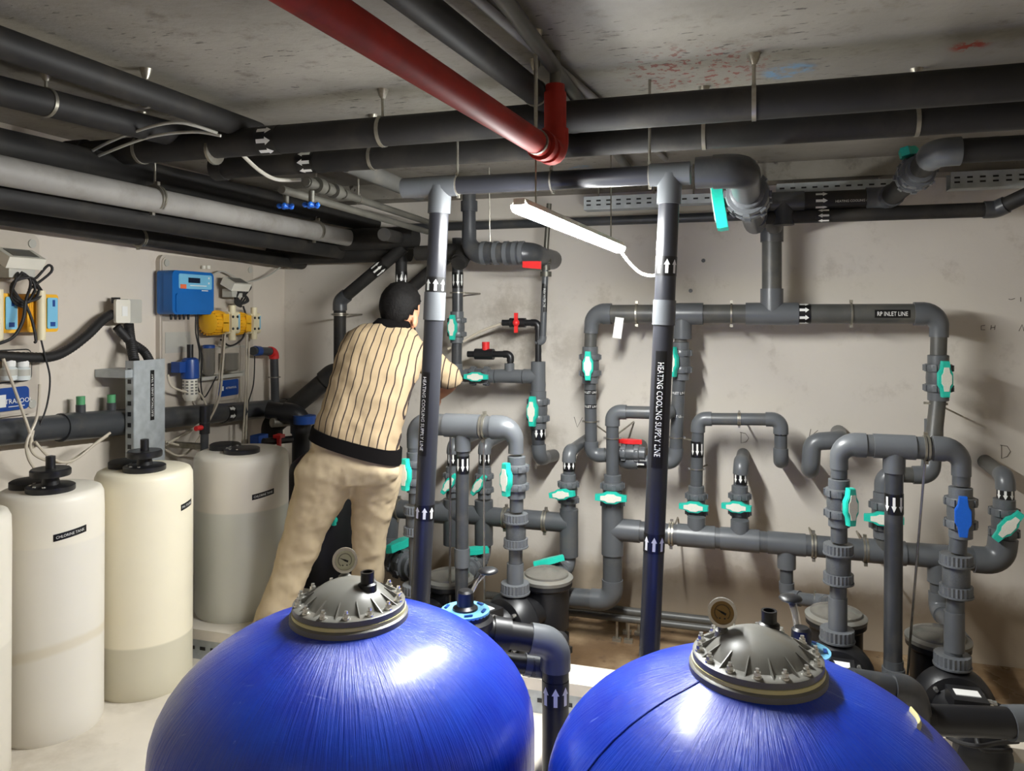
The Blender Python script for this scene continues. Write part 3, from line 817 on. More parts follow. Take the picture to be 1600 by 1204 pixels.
u = runY('thick black pipe at upper left joining the front pipe', PZ(0, 66, 2.46), PZ(402, 207, 2.46), 20, 'ceil_pipe')
hanger('rusty ceiling rod on the thick upper left pipe', PZ(228, 148, 2.46), u.r, axis=BK)
u = runY('thick black pipe at far upper left, nearer the wall', PZ(0, 142, 2.44), PZ(352, 230, 2.44), 20, 'ceil_pipe')
hanger('rusty ceiling rod on the far upper left pipe', PZ(72, 160, 2.44), u.r, axis=BK)
u = runY('dark pipe just above the pale grey pipe', PZ(0, 226, 2.32), PZ(600, 352, 2.32), 18, 'ceil_pipe', .4)
# along the left wall
u = runY('pale grey pipe along the top of the left wall', PX(-10, 264, -2.5), PX(592, 381, -2.5), 16, 'pale_pipe', .8)
for px, py, lab in ((242, 310, 'nearer'), (494, 360, 'farther')):
    q = PX(px, py, -2.5); u.clamp(q, u.d, u.r, to=V((q.x, q.y, ZC)), double=True)
runY('dark pipe hugging the underside of the pale grey pipe', PX(-10, 303, -2.62), PX(565, 398, -2.62).lerp(PX(-10, 303, -2.62), -.02), 15, 'ceil_pipe', .8)
ra, rb = PY(440, 398, 4.62), PY(640, 404, 4.62); rb.z = ra.z
x_ = Run('dark cross pipe in the back left corner under the ceiling', ra, pm='ceil_pipe', fm='ceil_pipe')
x_.path([V((XL + .01, 4.62, ra.z)), rb], rp(15, ra))
ra2 = PY(520, 375, 4.5)
x_ = Run('second dark cross pipe in the back left corner', ra2, pm='ceil_pipe', fm='ceil_pipe')
x_.path([V((ra2.x - .3, 4.5, ra2.z)), V((PY(650, 380, 4.5).x, 4.5, ra2.z))], rp(17, ra2))
u = runY('dusty dark pipe along the left wall under the others', PX(-10, 334, -3.05), PX(472, 411, -3.05), 12, 'ceil_pipe', .8)
q = PX(218, 372, -3.05); u.clamp(q, u.d, u.r, to=q + V((0, 0, .28)))
# lower line on the left wall
LX = -3.122
P0, P1_ = PX(-10, 676, LX), PX(470, 634, LX)
u = runY('dark pipe low along the left wall behind the dosing tanks', P0, P1_, 16, 'pvc_dark', .8)
for px, L in ((150, .42), (188, .12), (452, .14)): u.sleeve(PX(px, 676 - px * .0875, LX), u.d, u.r, L, m='pvc_dark')
for px in (126, 174):
    q = PX(px, 665 - px * .0875 + 2, LX)
    MB().cyl(q, q + UP * .075, .022, n=14).build('stub', 'pvc_dark', u.root)
    MB().cyl(q + UP * .075, q + UP * .115, .02, n=14).build('stub_cap', 'green_cap', u.root)
u.arrows(PX(352, 645, LX), u.d, u.r, 1, 2, .07)

# corner pipes at the back left
YN = 4.5
def W(px, py, Y=4.5): return PY(px, py, Y)
rN = rp(9.5, W(531, 560))
u = Run('black pipe with angled top in the back left corner, left of the man', W(531, 640), pm='ceil_pipe', fm='pvc_dark')
u.path([W(531, 760), W(531, 470), W(612, 402), W(632, 385)], rN)
u.clamp(W(531, 491), UP, rN, to=V((W(531, 491).x, YB - .003, W(531, 491).z)))
u.arrows(W(593, 418), W(612, 402) - W(531, 470), rN, 1, 3, .1)
u = Run('black riser with white up arrows above the man', W(627, 440, 4.55), pm='ceil_pipe', fm='ceil_pipe')
u.path([W(627, 560, 4.55), W(627, 372, 4.55), W(600, 366, 3.9)], rp(9, W(627, 440, 4.55)))
u.arrows(W(627, 439, 4.55), UP, rp(9, W(627, 440, 4.55)), 1, 3, .12)
u = Run('slanted dark pipe between the man and the left column', W(640, 452, 4.6), pm='ceil_pipe', fm='ceil_pipe')
u.path([W(600, 486, 4.6), W(700, 400, 4.6)], rp(10, W(640, 452, 4.6)))
u = Run('thick slanted dark pipe behind the man at his left', W(464, 624), pm='ceil_pipe', fm='ceil_pipe')
u.path([W(590, 578, 4.55), W(520, 584, 4.5), W(425, 664, 4.4), PY(425, 690, 4.4)], rp(14, W(470, 620)), bend=1.1)
u.sleeve(W(440, 652, 4.42), W(520, 584, 4.5) - W(425, 664, 4.4), rp(14, W(470, 620)), .1, m='pvc_dark')
# red cornered small pipe by the panel
q0, q1, q2 = PX(395, 548, -3.1), PX(426, 549, -3.1), PX(430, 628, -3.1)
u = Run('small dark pipe with a red elbow beside the dosing panel', q2, pm='pvc_dark', fm='red_plastic')
u.path([q0, PX(428, 549, -3.1), q2], .028, sock=.5)
u.clamp(PX(429, 589, -3.1), UP, .028, double=False)
u.sleeve(PX(402, 548, -3.1), q1 - q0, .028, .05, m='label_blue')
# dark fittings under it
q = PX(455, 655, -2.98)
u = Run('cluster of dark valves and fittings low in the back left corner', PX(440, 668, -2.9), pm='black', fm='black', cat='fitting', name='fitting_cluster')
u.path([PX(418, 640, -2.95), PX(470, 648, -2.75), V((-2.75, PX(470, 760, -2.75).y, SUMP))], .055)
u.path([PX(425, 660, -2.9), PX(452, 658, -2.85)], .03, pm='steel')
u.path([PX(412, 690, -2.8), PX(455, 686, -2.75)], .022)
u.sleeve(PX(476, 655, -2.7), UP, .06, .05, m='label_blue')
MB().box(PX(436, 690, -2.75), (.02, .02, .1)).box(PX(436, 681, -2.75), (.05, .05, .02)).build('red_lever', 'red_plastic', u.root)
MB().box(PX(405, 690, -2.95), (.06, .1, .09)).build('junction_cover', 'label_blue', u.root)

# ---------------------------------------------------------------- tall columns and the header above
YC = 2.85
def Cc(px, py): return PY(px, py, YC)
zh = Cc(690, 291).z
ha, hb = Cc(634, 291), Cc(1165, 284); ha.z = hb.z = zh
rh = rp(14.5, Cc(850, 290))
he = Cc(1160, 284); he.z = zh
u = Run('grey header pipe above the strip lamp joining the two columns', ha, pm='pvc_navy', fm='pvc_fit', name='header_pipe')
hend = V((he.x + .04, 4.28, zh - .03))
hm = V((he.x + .01, 3.28, zh - .01))
u.path([ha, V((he.x - .18, YC, zh))], rh)
re_ = rp(25, he)
u.path([V((he.x - .16, YC, zh)), V((he.x, YC, zh)), hm], re_, k=1.08, bend=1.1, sock=.7, pm='pvc_dark', fm='pvc_dark')
u.sleeve(ha + RT * .04, RT, rh, .1, 'end_cap')
for px in (715, 862, 1015):
    q = Cc(px, 290); q.z = zh
    u.clamp(q, RT, rh, to=V((q.x, q.y, ZC)), double=False)
vcol = (hend - hm).normalized()
u.path([hm + vcol * .26, hend], rp(24, hm) * .9, pm='pvc_dark')
valve('big grey union valve behind the header elbow, lever hanging left', hm + vcol * .14, vcol, (-1, -.15, -.15), re_ * .92, 78)
for nm, top, bot, lab in (('L', (688, 300), (646, 1160), 'left tall dark column pipe rising past the man'), ('R', (1047, 296), (1006, 1210), 'right tall dark column pipe under the header')):
    tp, bt = Cc(*top), Cc(*bot); bt.z = 0; tp.z = zh
    d = (tp - bt).normalized(); r = rp(15.2, Cc(*top)) if nm == 'L' else rp(16.2, Cc(*top))
    u = Run(lab, bt, name='column_pipe', pm='pvc_navy', fm='pvc_fit', group='column pipes')
    u.path([bt, tp - UP * rh * .2], r, n=28)
    u.tee(V((tp.x, tp.y, zh)), RT, -d, rh * 1.02, r, L=2.0, Lb=3.0)
    u.path([bt + UP * .001, bt + UP * .001 + d * .03], r * 1.5, pm='pvc_dark')
    def at(py):
        x = top[0] + (bot[0] - top[0]) * (py - top[1]) / (bot[1] - top[1]); q = Cc(x, py); return bt + d * ((q.z - bt.z) / d.z)
    if nm == 'L':
        u.sleeve(at(478), d, r, .11, k=1.12); u.arrows(at(445), d, r, 1, 3, .062, k=1.05); u.arrows(at(798), d, r, 1, 3, .062)
        u.words(at(645), d, r, 'HEATING COOLING SUPPLY LINE', .016, .33, True, -1, e=horiz(TO_CAM(at(640))) - RGT * .75, squash=.85)
    else:
        u.sleeve(at(488), d, r, .09, k=1.1); u.arrows(at(416), d, r, 1, 3, .07, e=TO_CAM(at(416)) + RGT * .2); u.arrows(at(846), d, r, 1, 3, .07)
        u.words(at(638), d, r, 'HEATING COOLING SUPPLY LINE', .022, .42, True, -1, e=TO_CAM(at(640)) - RGT * .25, squash=.72)

# ---------------------------------------------------------------- pipes on the back wall, right half
YA = 4.52
def A(px, py, Y=YA): return PY(px, py, Y)
def wallpt(p): return V((p.x, YB - .012, p.z))
cz = A(1200, 490).z
def Az(px, Y=YA): q = A(px, 490, Y); q.z = cz; return q
rA = rp(15, A(1200, 490)); rD = rp(9.8, A(1060, 600)); rS = rp(11.8, A(1466, 560))
u = Run('long grey inlet pipe high on the back wall with three drops', Az(928), pm='pvc_dusty', fm='pvc_fit')
pl_, pr_, pm_ = Az(925), Az(1468), Az(1066)
u.path([A(922, 546), pl_, pr_, A(1466, 562)], rA, rs=[rD, rA, rS], n=22)
u.tee(Az(1206), RT, UP, rA, rA * .98, L=2.6, Lb=2.6); u.tee(pm_, RT, DN, rA, rD * 1.25, L=2.2, Lb=2.7)
u.path([pm_ - UP * .02, A(1063, 540)], rD)
rt = A(1206, 372); u.path([Az(1206), rt], rA)
for px in (995, 1143, 1330): u.clamp(Az(px), RT, rA, to=wallpt(Az(px)), double=False)
u.arrows(Az(1256), RT, rA, 1, 4, .068)
u.words(Az(1392), RT, rA, 'RP INLET LINE', .022, .17, True, 1, half=.4, squash=.72)
MB().box(A(966, 512, YA - .07), (.05, .003, .12), Matrix.Rotation(R(8), 3, 'Y')).build('paper_tag', 'print', u.root)
# lower parts of the drops
u.path([A(922, 594), A(924, 712), A(992, 707), wallpt(A(992, 707))], rD, pm='pvc')
u.path([A(1061, 588), A(1055, 721), A(974, 721), wallpt(A(974, 721))], rD * 1.03, pm='pvc')
u.path([A(1466, 618), A(1453, 742, 4.4), A(1381, 741, 4.4), A(1381, 776, 4.4)], rS)
u.path([A(1381, 832, 4.4), A(1381, 866, 4.4)], rS)
u.words(A(922.5, 612), UP, rD, 'INLET LINE', .013, .026, False); u.words(A(923, 634), UP, rD, 'INLET LINE', .013, .026, False)
u.words(A(1060, 613), UP, rD, 'INLET LINE', .013, .026, False); u.words(A(1058, 649), UP, rD, 'INLET LINE', .013, .026, False)
u.clamp(A(923, 658), UP, rD, to=wallpt(A(940, 690)), double=False); u.clamp(A(1057, 683), UP, rD, to=wallpt(A(1080, 700)), double=False)
u.clamp(A(1462, 630), UP, rS, to=wallpt(A(1525, 661)), double=False)
u.sleeve(A(1459, 670), UP, rS, .1)
u.arrows(A(1000, 721), RT, rD * 1.03, -1, 2, .08)
FC = lambda p: horiz(TO_CAM(p))
valve('grey valve on the left drop of the inlet pipe, handle upright', A(922, 570), UP, FC(A(922, 570)) - RGT * .15, rD, 0)
valve('grey valve on the middle drop, partly behind the right column', A(1064, 564), UP, FC(A(1064, 564)) - RGT * .75, rD, 0)
valve('grey valve at the right end drop of the inlet pipe', A(1466, 590), UP, FC(A(1466, 590)) + RGT * .35, rS, 0)
valve('grey valve behind the right manifold, handle crosswise', A(1381, 804, 4.4), UP, FC(A(1381, 804)), rS, 90)
valve('small grey valve with red handle between inlet drops', A(985, 707, YA - .02) + FR * .0, RT, UP + RT * -.2, rD * .8, 0, 'red', False)

# loop with D mark
rC = rp(9.6, A(1150, 655)); YD = 4.5
u = Run('arched grey pipe beside the right column with down arrows', A(1090, 655), pm='pvc', fm='pvc_fit')
u.path([A(1088, 762), A(1091, 654), A(1220, 655), A(1220, 721), wallpt(A(1224, 728))], rC)
u.clamp(A(1155, 654.5), RT, rC, to=wallpt(A(1155, 654))); u.arrows(A(1089.5, 701), UP, rC, -1, 3, .09); u.clamp(A(1089, 732), UP, rC, to=wallpt(A(1100, 740)), double=False)
u.words(A(1220, 676), UP, rC, 'FIELD LINE', .013, .026, False)
valve('grey valve below the arched pipe, handle crosswise', A(1088, 787), UP, FC(A(1088, 787)) - RGT * .2, rC, 90)
u = Run('short grey elbow from the back wall with down arrows', A(1158, 724), pm='pvc', fm='pvc_fit')
u.path([A(1156, 762), A(1158, 724), wallpt(A(1160, 722))], rC * 1.05, bend=1.2, sock=.3); u.arrows(A(1157, 745), UP, rC * 1.05, -1, 3, .075)
valve('grey valve under the short wall elbow, handle crosswise', A(1156, 787), UP, FC(A(1156, 787)) - RGT * .25, rC, 90)
u = Run('grey pipe stub bent out of the wall left of the right manifold', A(1268, 690), pm='pvc', fm='pvc_fit')
u.path([wallpt(A(1270, 738)), A(1266, 735), A(1269, 690), A(1312, 687), wallpt(A(1318, 687))], rp(12.5, A(1268, 700)), k=1.1, bend=1.2)

# E line and the low collecting pipe
YE = 4.42
def E(px, py): return PY(px, py, YE)
rE, rE2 = rp(9.8, E(957, 650)), rp(15, E(959, 850))
u = Run('grey pipe with crosswise valve left of the right column', E(957, 643), pm='pvc', fm='pvc_fit')
u.path([E(957, 752), E(957, 643), E(1042, 645), wallpt(E(1046, 645))], rE); u.clamp(E(957, 684), UP, rE, to=wallpt(E(975, 672)), double=False)
valve('dark valve above the thick grey standpipe, handle crosswise', E(957, 772), UP, FC(E(957, 772)) - RGT * .1, rE * 1.05, 90)
# manifold
zm = E(1085, 837).z
def Ez(px): q = E(px, 850); q.z = zm; return q
rM = rp(16, E(1100, 840))
m_ = Run('long grey collecting pipe low on the back wall', Ez(975), pm='pvc', fm='pvc_fit', name='manifold_pipe', cat='pipe')
m_.path([Ez(960), Ez(1563), E(1566, 852)], rM, n=22)
m_.path([E(957, 797), E(957, 938), E(880, 932)], rE2, k=1.1)
m_.tee(Ez(957), UP, RT, rE2, rM * .98, L=2.6, Lb=2.9, k=1.14)
for px, dn in ((1088, UP), (1156, UP), (1381, UP)): m_.tee(Ez(px), RT, dn, rM, rC * 1.3, L=1.8, Lb=1.9, k=1.1)
m_.tee(Ez(1229), RT, DN, rM, rM * .8, L=1.7, Lb=2.3, k=1.06); m_.tee(Ez(1466), RT, DN, rM, rM * .85, L=1.7, Lb=2.3, k=1.06)
m_.ringline(E(957, 916), UP, rE2 * 1.0, 'print', .06)
for px in (1049, 1271, 1352): m_.clamp(Ez(px), RT, rM, to=wallpt(Ez(px)))
p0 = Ez(1229)
m_.path([p0 + DN * .08, V((p0.x, p0.y, E(1229, 932).z)), PY(1292, 941, 4.3), PY(1300, 942, 3.95)], rp(10, p0), bend=1.2)
m_.clamp(PY(1274, 938, 4.33), RT, rp(10, p0))
p4 = Ez(1466); m_.path([p4 + DN * .08, V((p4.x, p4.y, .2)), V((p4.x + .02, 4.0, .2))], rp(12, p4))
rF = rp(12, E(1572, 780))
u = Run('short grey pipe from the wall at the right edge with down arrows', E(1570, 745), pm='pvc_dusty', fm='pvc_fit')
u.path([E(1571, 790), E(1571, 745), wallpt(E(1572, 742))], rF, bend=1.2, sock=.3); u.arrows(E(1571, 770), UP, rF, -1, 3, .075)
valve('grey valve at the right edge, handle turned slantwise', E(1569, 815), UP, FC(E(1569, 815)) + RGT * .2, rF, 38)

# ---------------------------------------------------------------- discharge manifolds over the pumps
YP = 3.55
def B(px, py): return PY(px, py, YP)
def discharge(label, xl, xr, xm, yl, hw, hwd, hwm, ybl, ybr, ybm, ymarr):
    zt = B((xl + xr) / 2, yl).z
    def Bz(px): q = B(px, 600); q.z = zt; return q
    u = Run(label, Bz(xl), pm='pvc', fm='pvc_fit', name='manifold_pipe', group='discharge manifolds')
    rm, rd = rp(hw, Bz(xm)), rp(hwd, Bz(xm))
    u.path([B(xl, ybl), Bz(xl), Bz(xr), B(xr, ybr)], rm, rs=[rd, rm, rd], n=24, k=1.1)
    u.tee(Bz(xm), RT, DN, rm, rp(hwm, Bz(xm)) * 1.12, L=1.7, Lb=2.3, k=1.1)
    u.path([Bz(xm) + DN * .03, B(xm - 2, ybm)], rp(hwm, Bz(xm)), pm='pvc_dark', n=22)
    u.arrows(B(xm, ymarr), UP, rp(hwm, Bz(xm)), -1, 3, .085)
    u.rd = rd; u.rm = rm; u.Bz = Bz; return u
hR = discharge('grey arched discharge manifold over the right pumps', 1311, 1502, 1397, 698, 17.5, 12.5, 13.4, 746, 758, 1044, 786)
hR.clamp(hR.Bz(1447), RT, hR.rm, to=V((B(1425, 1060).x, YP + .12, .12)))
hR.path([B(1396, 1030), B(1396, 1075), V((B(1330, 1075).x, 2.9, B(1396, 1075).z))], hR.rd * 1.15)
valve('grey valve with turquoise handle on the right manifold, left leg', B(1311, 785), UP, FC(B(1311, 785)) + RGT * .6, hR.rd, 0)
valve('grey valve with blue handle on the right manifold', B(1501, 800), UP, FC(B(1501, 800)) + RGT * .12, hR.rd * 1.02, 0, 'blue', False)
hR.path([B(1311, 822), B(1311, 846)], hR.rd); hR.path([B(1498, 838), B(1496, 862)], hR.rd)
check_valve('grey union check valve on the left leg of the right manifold', B(1310, 880), UP, hR.rd * 1.05)
check_valve('grey union check valve under the blue handle', B(1494, 898), UP, hR.rd * 1.08)
hR.path([B(1310, 915), B(1308, 1010)], hR.rd * 1.02); hR.sleeve(B(1309, 962), UP, hR.rd, .16)
hR.path([B(1493, 936), B(1488, 1050)], hR.rd * 1.02); hR.sleeve(B(1491, 985), UP, hR.rd, .16)
hL = discharge('grey arched discharge manifold beside the left column', 647, 806, 723, 665, 17, 10.6, 10.2, 705, 705, 950, 725)
hL.clamp(hL.Bz(756), RT, hL.rm, to=V((B(757, 930).x, YP, .1)))
MB().cyl(V((B(692, 690).x, YP + .1, hL.Bz(692).z)), V((B(691, 960).x, YP + .1, .1)), .006, n=8).build('support_rod', 'steel', hL.root)
hL.sleeve(B(722, 870), UP, rp(10.2, B(723, 800)), .09, k=1.2)
valve('grey valve on the left leg of the left manifold, beside the man', B(649, 737), UP, FC(B(649, 737)) - RGT * .75, hL.rd, 0)
valve('grey valve on the right leg of the left manifold', B(807, 745), UP, FC(B(807, 745)) - RGT * .85, hL.rd, 0)
hL.path([B(649, 768), B(649, 785)], hL.rd); hL.path([B(807, 775), B(807, 798)], hL.rd)
check_valve('grey union check valve left of the left column', B(649, 812), UP, hL.rd * 1.02, 1.5)
check_valve('grey union check valve on the right leg of the left manifold', B(806, 828), UP, hL.rd * 1.02, 1.75)
hL.path([B(649, 838), B(650, 925)], hL.rd); hL.path([B(806, 857), B(805, 925)], hL.rd); hL.sleeve(B(805, 898), UP, hL.rd, .115, k=1.22)

# ---------------------------------------------------------------- suction pipes behind the left manifold
YK = 4.3
def K(px, py): return PY(px, py, YK)
zk = K(760, 806).z
def Kz(px): q = K(px, 800); q.z = zk; return q
rK = rp(15, K(860, 815))
k_ = Run('grey collecting pipe behind the left pumps', Kz(620), pm='pvc', fm='pvc_fit', name='manifold_pipe')
k_.path([Kz(606), Kz(889)], rK)
for px in (622, 790, 852): k_.clamp(Kz(px), RT, rK)
for px, yt, yb, ex in ((889, 795, 868, 0), (756, 781, 850, 0), (707, 779, 850, 0)):
    k_.path([K(px, yt), K(px, yb)], rp(14.5, K(px, 800)), n=22)
k_.tee(Kz(690), RT, BK, rK, L=1.2, Lb=1.3)
rJ = rp(9.2, K(889, 740))
for px, ye, ya, ny, hy, lab in ((889, 706, 724, 0, 0, 'right'), (757, 694, 715, 0, 0, 'middle'), (708, 694, 715, 0, 0, 'left')):
    u = Run('grey elbow pipe with down arrows, %s of three behind the left manifold' % lab, K(px, ye), pm='pvc', fm='pvc_fit')
    u.path([K(px, 748 if px == 889 else 732), K(px, ye), wallpt(K(px + 4, ye - 2))], rJ, bend=1.2, sock=.3); u.arrows(K(px, ya), UP, rJ, -1, 3, .08)
valve('grey valve under the elbow right of the left manifold, crosswise', K(888, 768), UP, FC(K(888, 768)) - RGT * .55, rJ, 80)
valve('grey valve with slanted handle, between rod and manifold leg', K(757, 754), UP, FC(K(757, 754)) - RGT * .55, rJ * .9, 36)
valve('grey valve with slanted handle, just right of the left column', K(707, 752), UP, FC(K(707, 752)) - RGT * .3, rJ * .9, 36)

# ---------------------------------------------------------------- upper middle pipework on the back wall
YL = 4.55
def Lp(px, py): return PY(px, py, YL)
rL = rp(8.6, Lp(715, 480))
u = Run('grey pipe with two valves right of the man', Lp(715, 430), pm='pvc_dark', fm='pvc_fit')
u.path([Lp(715, 372), Lp(715, 490)], rL); u.arrows(Lp(715, 438), UP, rL, -1, 3, .1); u.clamp(Lp(715, 457), UP, rL, to=wallpt(Lp(730, 457)), double=False)
u.path([Lp(714, 532), Lp(713, 587), Lp(728, 587)], rL * .95)
u.path([Lp(772, 587), Lp(843, 588), Lp(841, 622)], rL * 1.0, k=1.2); u.tee(Lp(796, 587.5), RT, UP, rL * 1.05, rL * .75, L=2.4, Lb=2.2)
u.tee(Lp(841, 588), UP, LF, rL * 1.1, L=2.4, Lb=2.4)
u.path([Lp(839, 662), Lp(843, 716), wallpt(Lp(850, 722))], rL * 1.15, k=1.12); u.arrows(Lp(842, 673), UP, rL * 1.15, -1, 4, .1)
valve('grey valve right of the left column, handle upright', Lp(714, 511), UP, FC(Lp(714, 511)) - RGT * .4, rL * .95, 0)
valve('grey valve lying in the branch beside the man, handle level', Lp(750, 587), RT, FC(Lp(750, 587)), rL * .95, 0)
valve('grey valve under the branch right of the man, handle upright', Lp(841, 640), UP, FC(Lp(841, 640)) - RGT * .45, rL * 1.1, 0)
# small black branch with red knob
u = Run('small black tap line with a round red knob', Lp(798, 568), pm='black', fm='black', name='tap_line')
u.path([Lp(797, 572), Lp(798, 553), Lp(731, 553)], rp(5, Lp(790, 553))); u.sleeve(Lp(757, 553), RT, rp(7.5, Lp(757, 553)), .12, 'valve_body')
MB().cyl(Lp(759, 548), Lp(759, 534), rp(6, Lp(759, 540)), n=12).build('red_knob', 'red_plastic', u.root)
u = Run('small black pipe with a red cross handle', Lp(841, 568), pm='black', fm='black', name='tap_line')
u.path([Lp(841, 572), Lp(841, 504), Lp(785, 504)], rp(5, Lp(841, 520))); u.sleeve(Lp(809, 504), RT, rp(6.5, Lp(809, 504)), .1, 'valve_body')
kp = Lp(809, 504) + FR * .035
MB().box(kp, (.022, .014, .12)).ball(kp, .022, 12, 8).build('cross_handle', 'red_plastic', u.root)
MB().tube(spline([Lp(785, 505), Lp(752, 517), Lp(724, 533), Lp(700, 545)]), .008, 8).build('hose', 'hose', u.root)
u = Run('thin grey fresh water pipe with a union, beside the lamp', Lp(852, 532), pm='pvc', fm='pvc_fit')
rT = rp(5, Lp(852, 480))
u.path([Lp(858, 318), Lp(853, 395)], rT * .8, pm='galv_pipe'); u.path([Lp(853, 395), Lp(848, 532), Lp(838, 536)], rT, bend=1.2, sock=.6)
for py, k in ((408, 1.9), (418, 1.5), (428, 1.9)): u.sleeve(Lp(853, py), UP, rT * k * .8, .03, 'union_nut', 'galv_pipe')
u.words(Lp(851, 465), UP, rT, 'FRESH WATER LINE', .013, .17, True, -1, half=.8, e=TO_CAM(Lp(851, 465)) - RGT * .5, squash=.7)
# dark upper header with rings behind the lamp
YM = 4.3
def Mm(px, py): return PY(px, py, YM)
rm1, rm2 = rp(10.5, Mm(733, 350)), rp(16.5, Mm(780, 395))
u = Run('thick grey pipe with collars behind the left end of the lamp', Mm(735, 395), pm='pvc_dark', fm='pvc_dark')
u.path([V((Mm(733, 300).x, YM, 2.5)), Mm(733, 395), Mm(826, 396), wallpt(Mm(830, 397))], rm2, rs=[rm1, rm2, rm2], k=1.1)
for px in (757, 776, 792, 806, 816): u.sleeve(Mm(px, 395.3), RT, rm2, .025, 'collar', 'pvc_fit', 1.14)
u.sleeve(Mm(733, 322), UP, rm1, .06, k=1.25)
MB().prism([(-.05, -.018), (.055, -.028), (.055, .016), (-.05, .018)], Mm(836, 414) + FR * .06, RT, UP, FR, .025).build('red_lever', 'red_plastic', u.root)
MB().tube(spline([V((Mm(766, 300).x, YM - .02, ZC)), Mm(766, 380), Mm(772, 388), Mm(778, 398)]), .004, 6).build('hanging_wire', 'steel', u.root)
q = Mm(708, 392)
u = Run('dark elbow and pipe above the two-valve line', Mm(712, 380), pm='ceil_pipe', fm='ceil_pipe')
u.path([V((Mm(640, 392).x, YM + .1, Mm(700, 392).z)), V((Mm(716, 392).x, YM + .1, Mm(700, 392).z)), Mm(716, 412)], rp(12, q))
# long dark pipe near the top of the back wall
a = PY(890, 356, 4.7); b = PY(1205, 346, 4.7); b.z = a.z
u = Run('thin dark pipe along the top of the back wall', a, pm='pvc_dark', fm='pvc_dark')
u.path([PY(640, 356, 4.7) * 1.0, V((b.x, 4.7, PY(640, 356, 4.7).z))], rp(7, a))

# ---------------------------------------------------------------- pipes under the ceiling at the right
YR = 4.38
def Rr(px, py): return PY(px, py, YR)
a = Rr(1218, 316); b = Rr(1400, 308); b.z = a.z; rR = rp(14, Rr(1300, 313))
p3 = PY(1462, 238, 3.3); p3r = V((3.0, 3.3, p3.z)); rP3 = rp(19, p3)
jx = V((p3.x, YR, a.z))
u = Run('black supply pipe with a big elbow at the upper right', a, pm='ceil_pipe', fm='pvc')
u.path([p3r - RT * .05, p3, V((p3.x, 3.55, p3.z - .01))], rP3, fm='pvc', bend=1.2, sock=.6)
u.path([V((p3.x, 3.86, p3.z - .02)), V((p3.x, YR, a.z)), V((a.x - .05, YR, a.z))], rR * 1.05, pm='ceil_pipe')
u.tee(a + RT * .02, RT, DN, rR, L=2.2, Lb=2.6, fm='pvc_dark')
u.path([a, rt + UP * .02], rR * .98, pm='pvc_dusty'); u.sleeve(rt + UP * .03, UP, rA, .1, m='pvc_dark')
u.path([V((a.x, YR, a.z)), V((he.x + .06, YR, a.z)), V((he.x + .05, 4.0, zh - .03))], rR, pm='pvc_dark', fm='pvc_dark')
q = Rr(1283, 313); q.z = a.z
u.arrows(q, RT, rR, 1, 3, .08); u.words(Rr(1340, 313) * 1.0, RT, rR, 'HEATING COOLING & FILL LINE', .012, .34, True, 1, half=.5, squash=.9)
u.clamp(V((Rr(1393, 310).x, YR, a.z)), RT, rR, double=False)
valve('grey union valve behind the upper right elbow, green lever upright', V((p3.x, 3.7, p3.z - .015)), BK, UP + LF * .25, rP3 * .9, 20, insert=False)
q0, q1 = Rr(1215, 339), PY(1556, 321, YR); q1.z = q0.z
u = Run('lower black pipe at the upper right with left arrows', q0, pm='ceil_pipe', fm='pvc_dark')
u.path([q0 - RT * .1, q1, V((q1.x + .32, YR - .25, q0.z + .16))], rp(11, Rr(1300, 335)), bend=1.2)
q = Rr(1286, 335); q.z = q0.z; u.arrows(q, RT, rp(11, q), -1, 3, .075)
u.sleeve(V((PY(1546, 321, YR).x, YR, q0.z)), RT, rp(11, q), .05)
def tray(label, a, b, h=.05, w=.12):
    a, b = V(a), V(b); root = thing('cable_tray', label, 'tray', a, 'perforated cable trays')
    L = b.x - a.x; c = (a + b) / 2
    MB().box(c + FR * w / 2, (L, .003, h)).box(c + BK * w / 2, (L, .003, h)).box(c + DN * h / 2, (L, w, .003)).build('channel', 'galv', root, ang=0)
    mb = MB(); n = int(L / .055)
    for i in range(n):
        for zz in ((-.012, .012) if h > .06 else (0,)):
            mb.box(V((a.x + (i + .5) * L / n, a.y - w / 2 - .002, a.z + zz)), (.026, .003, .009))
    mb.build('slots', 'black', root, ang=0)['kind'] = 'stuff'
    for q in (.15, .85):
        p = a.lerp(b, q); MB().cyl(p + BK * .04 + DN * h / 2, V((p.x, p.y + .04, ZC)), .005, n=8).build('rod', 'steel', root)
    return root
ta, tb = PY(915, 322, 4.5), PY(1040, 308, 4.5); tb.z = ta.z = ta.z + .01
tray('perforated cable tray behind the far end of the lamp', ta, tb, .075, .1)
ta, tb = PY(1062, 313, 4.5), PY(1205, 300, 4.5); tb.z = ta.z
tray('perforated cable tray beside the header elbow', ta, tb, .05, .1)
ta, tb = PY(1213, 297, 4.66), PY(1405, 284, 4.66); tb.z = ta.z
tray('perforated cable tray above the upper right supply pipe', ta, tb, .055, .1)
ta, tb = PY(1482, 284, 4.6), PY(1600, 274, 4.6); tb.z = ta.z; tb.x += .3
tray('perforated cable tray at the far upper right', ta, tb, .085, .1)

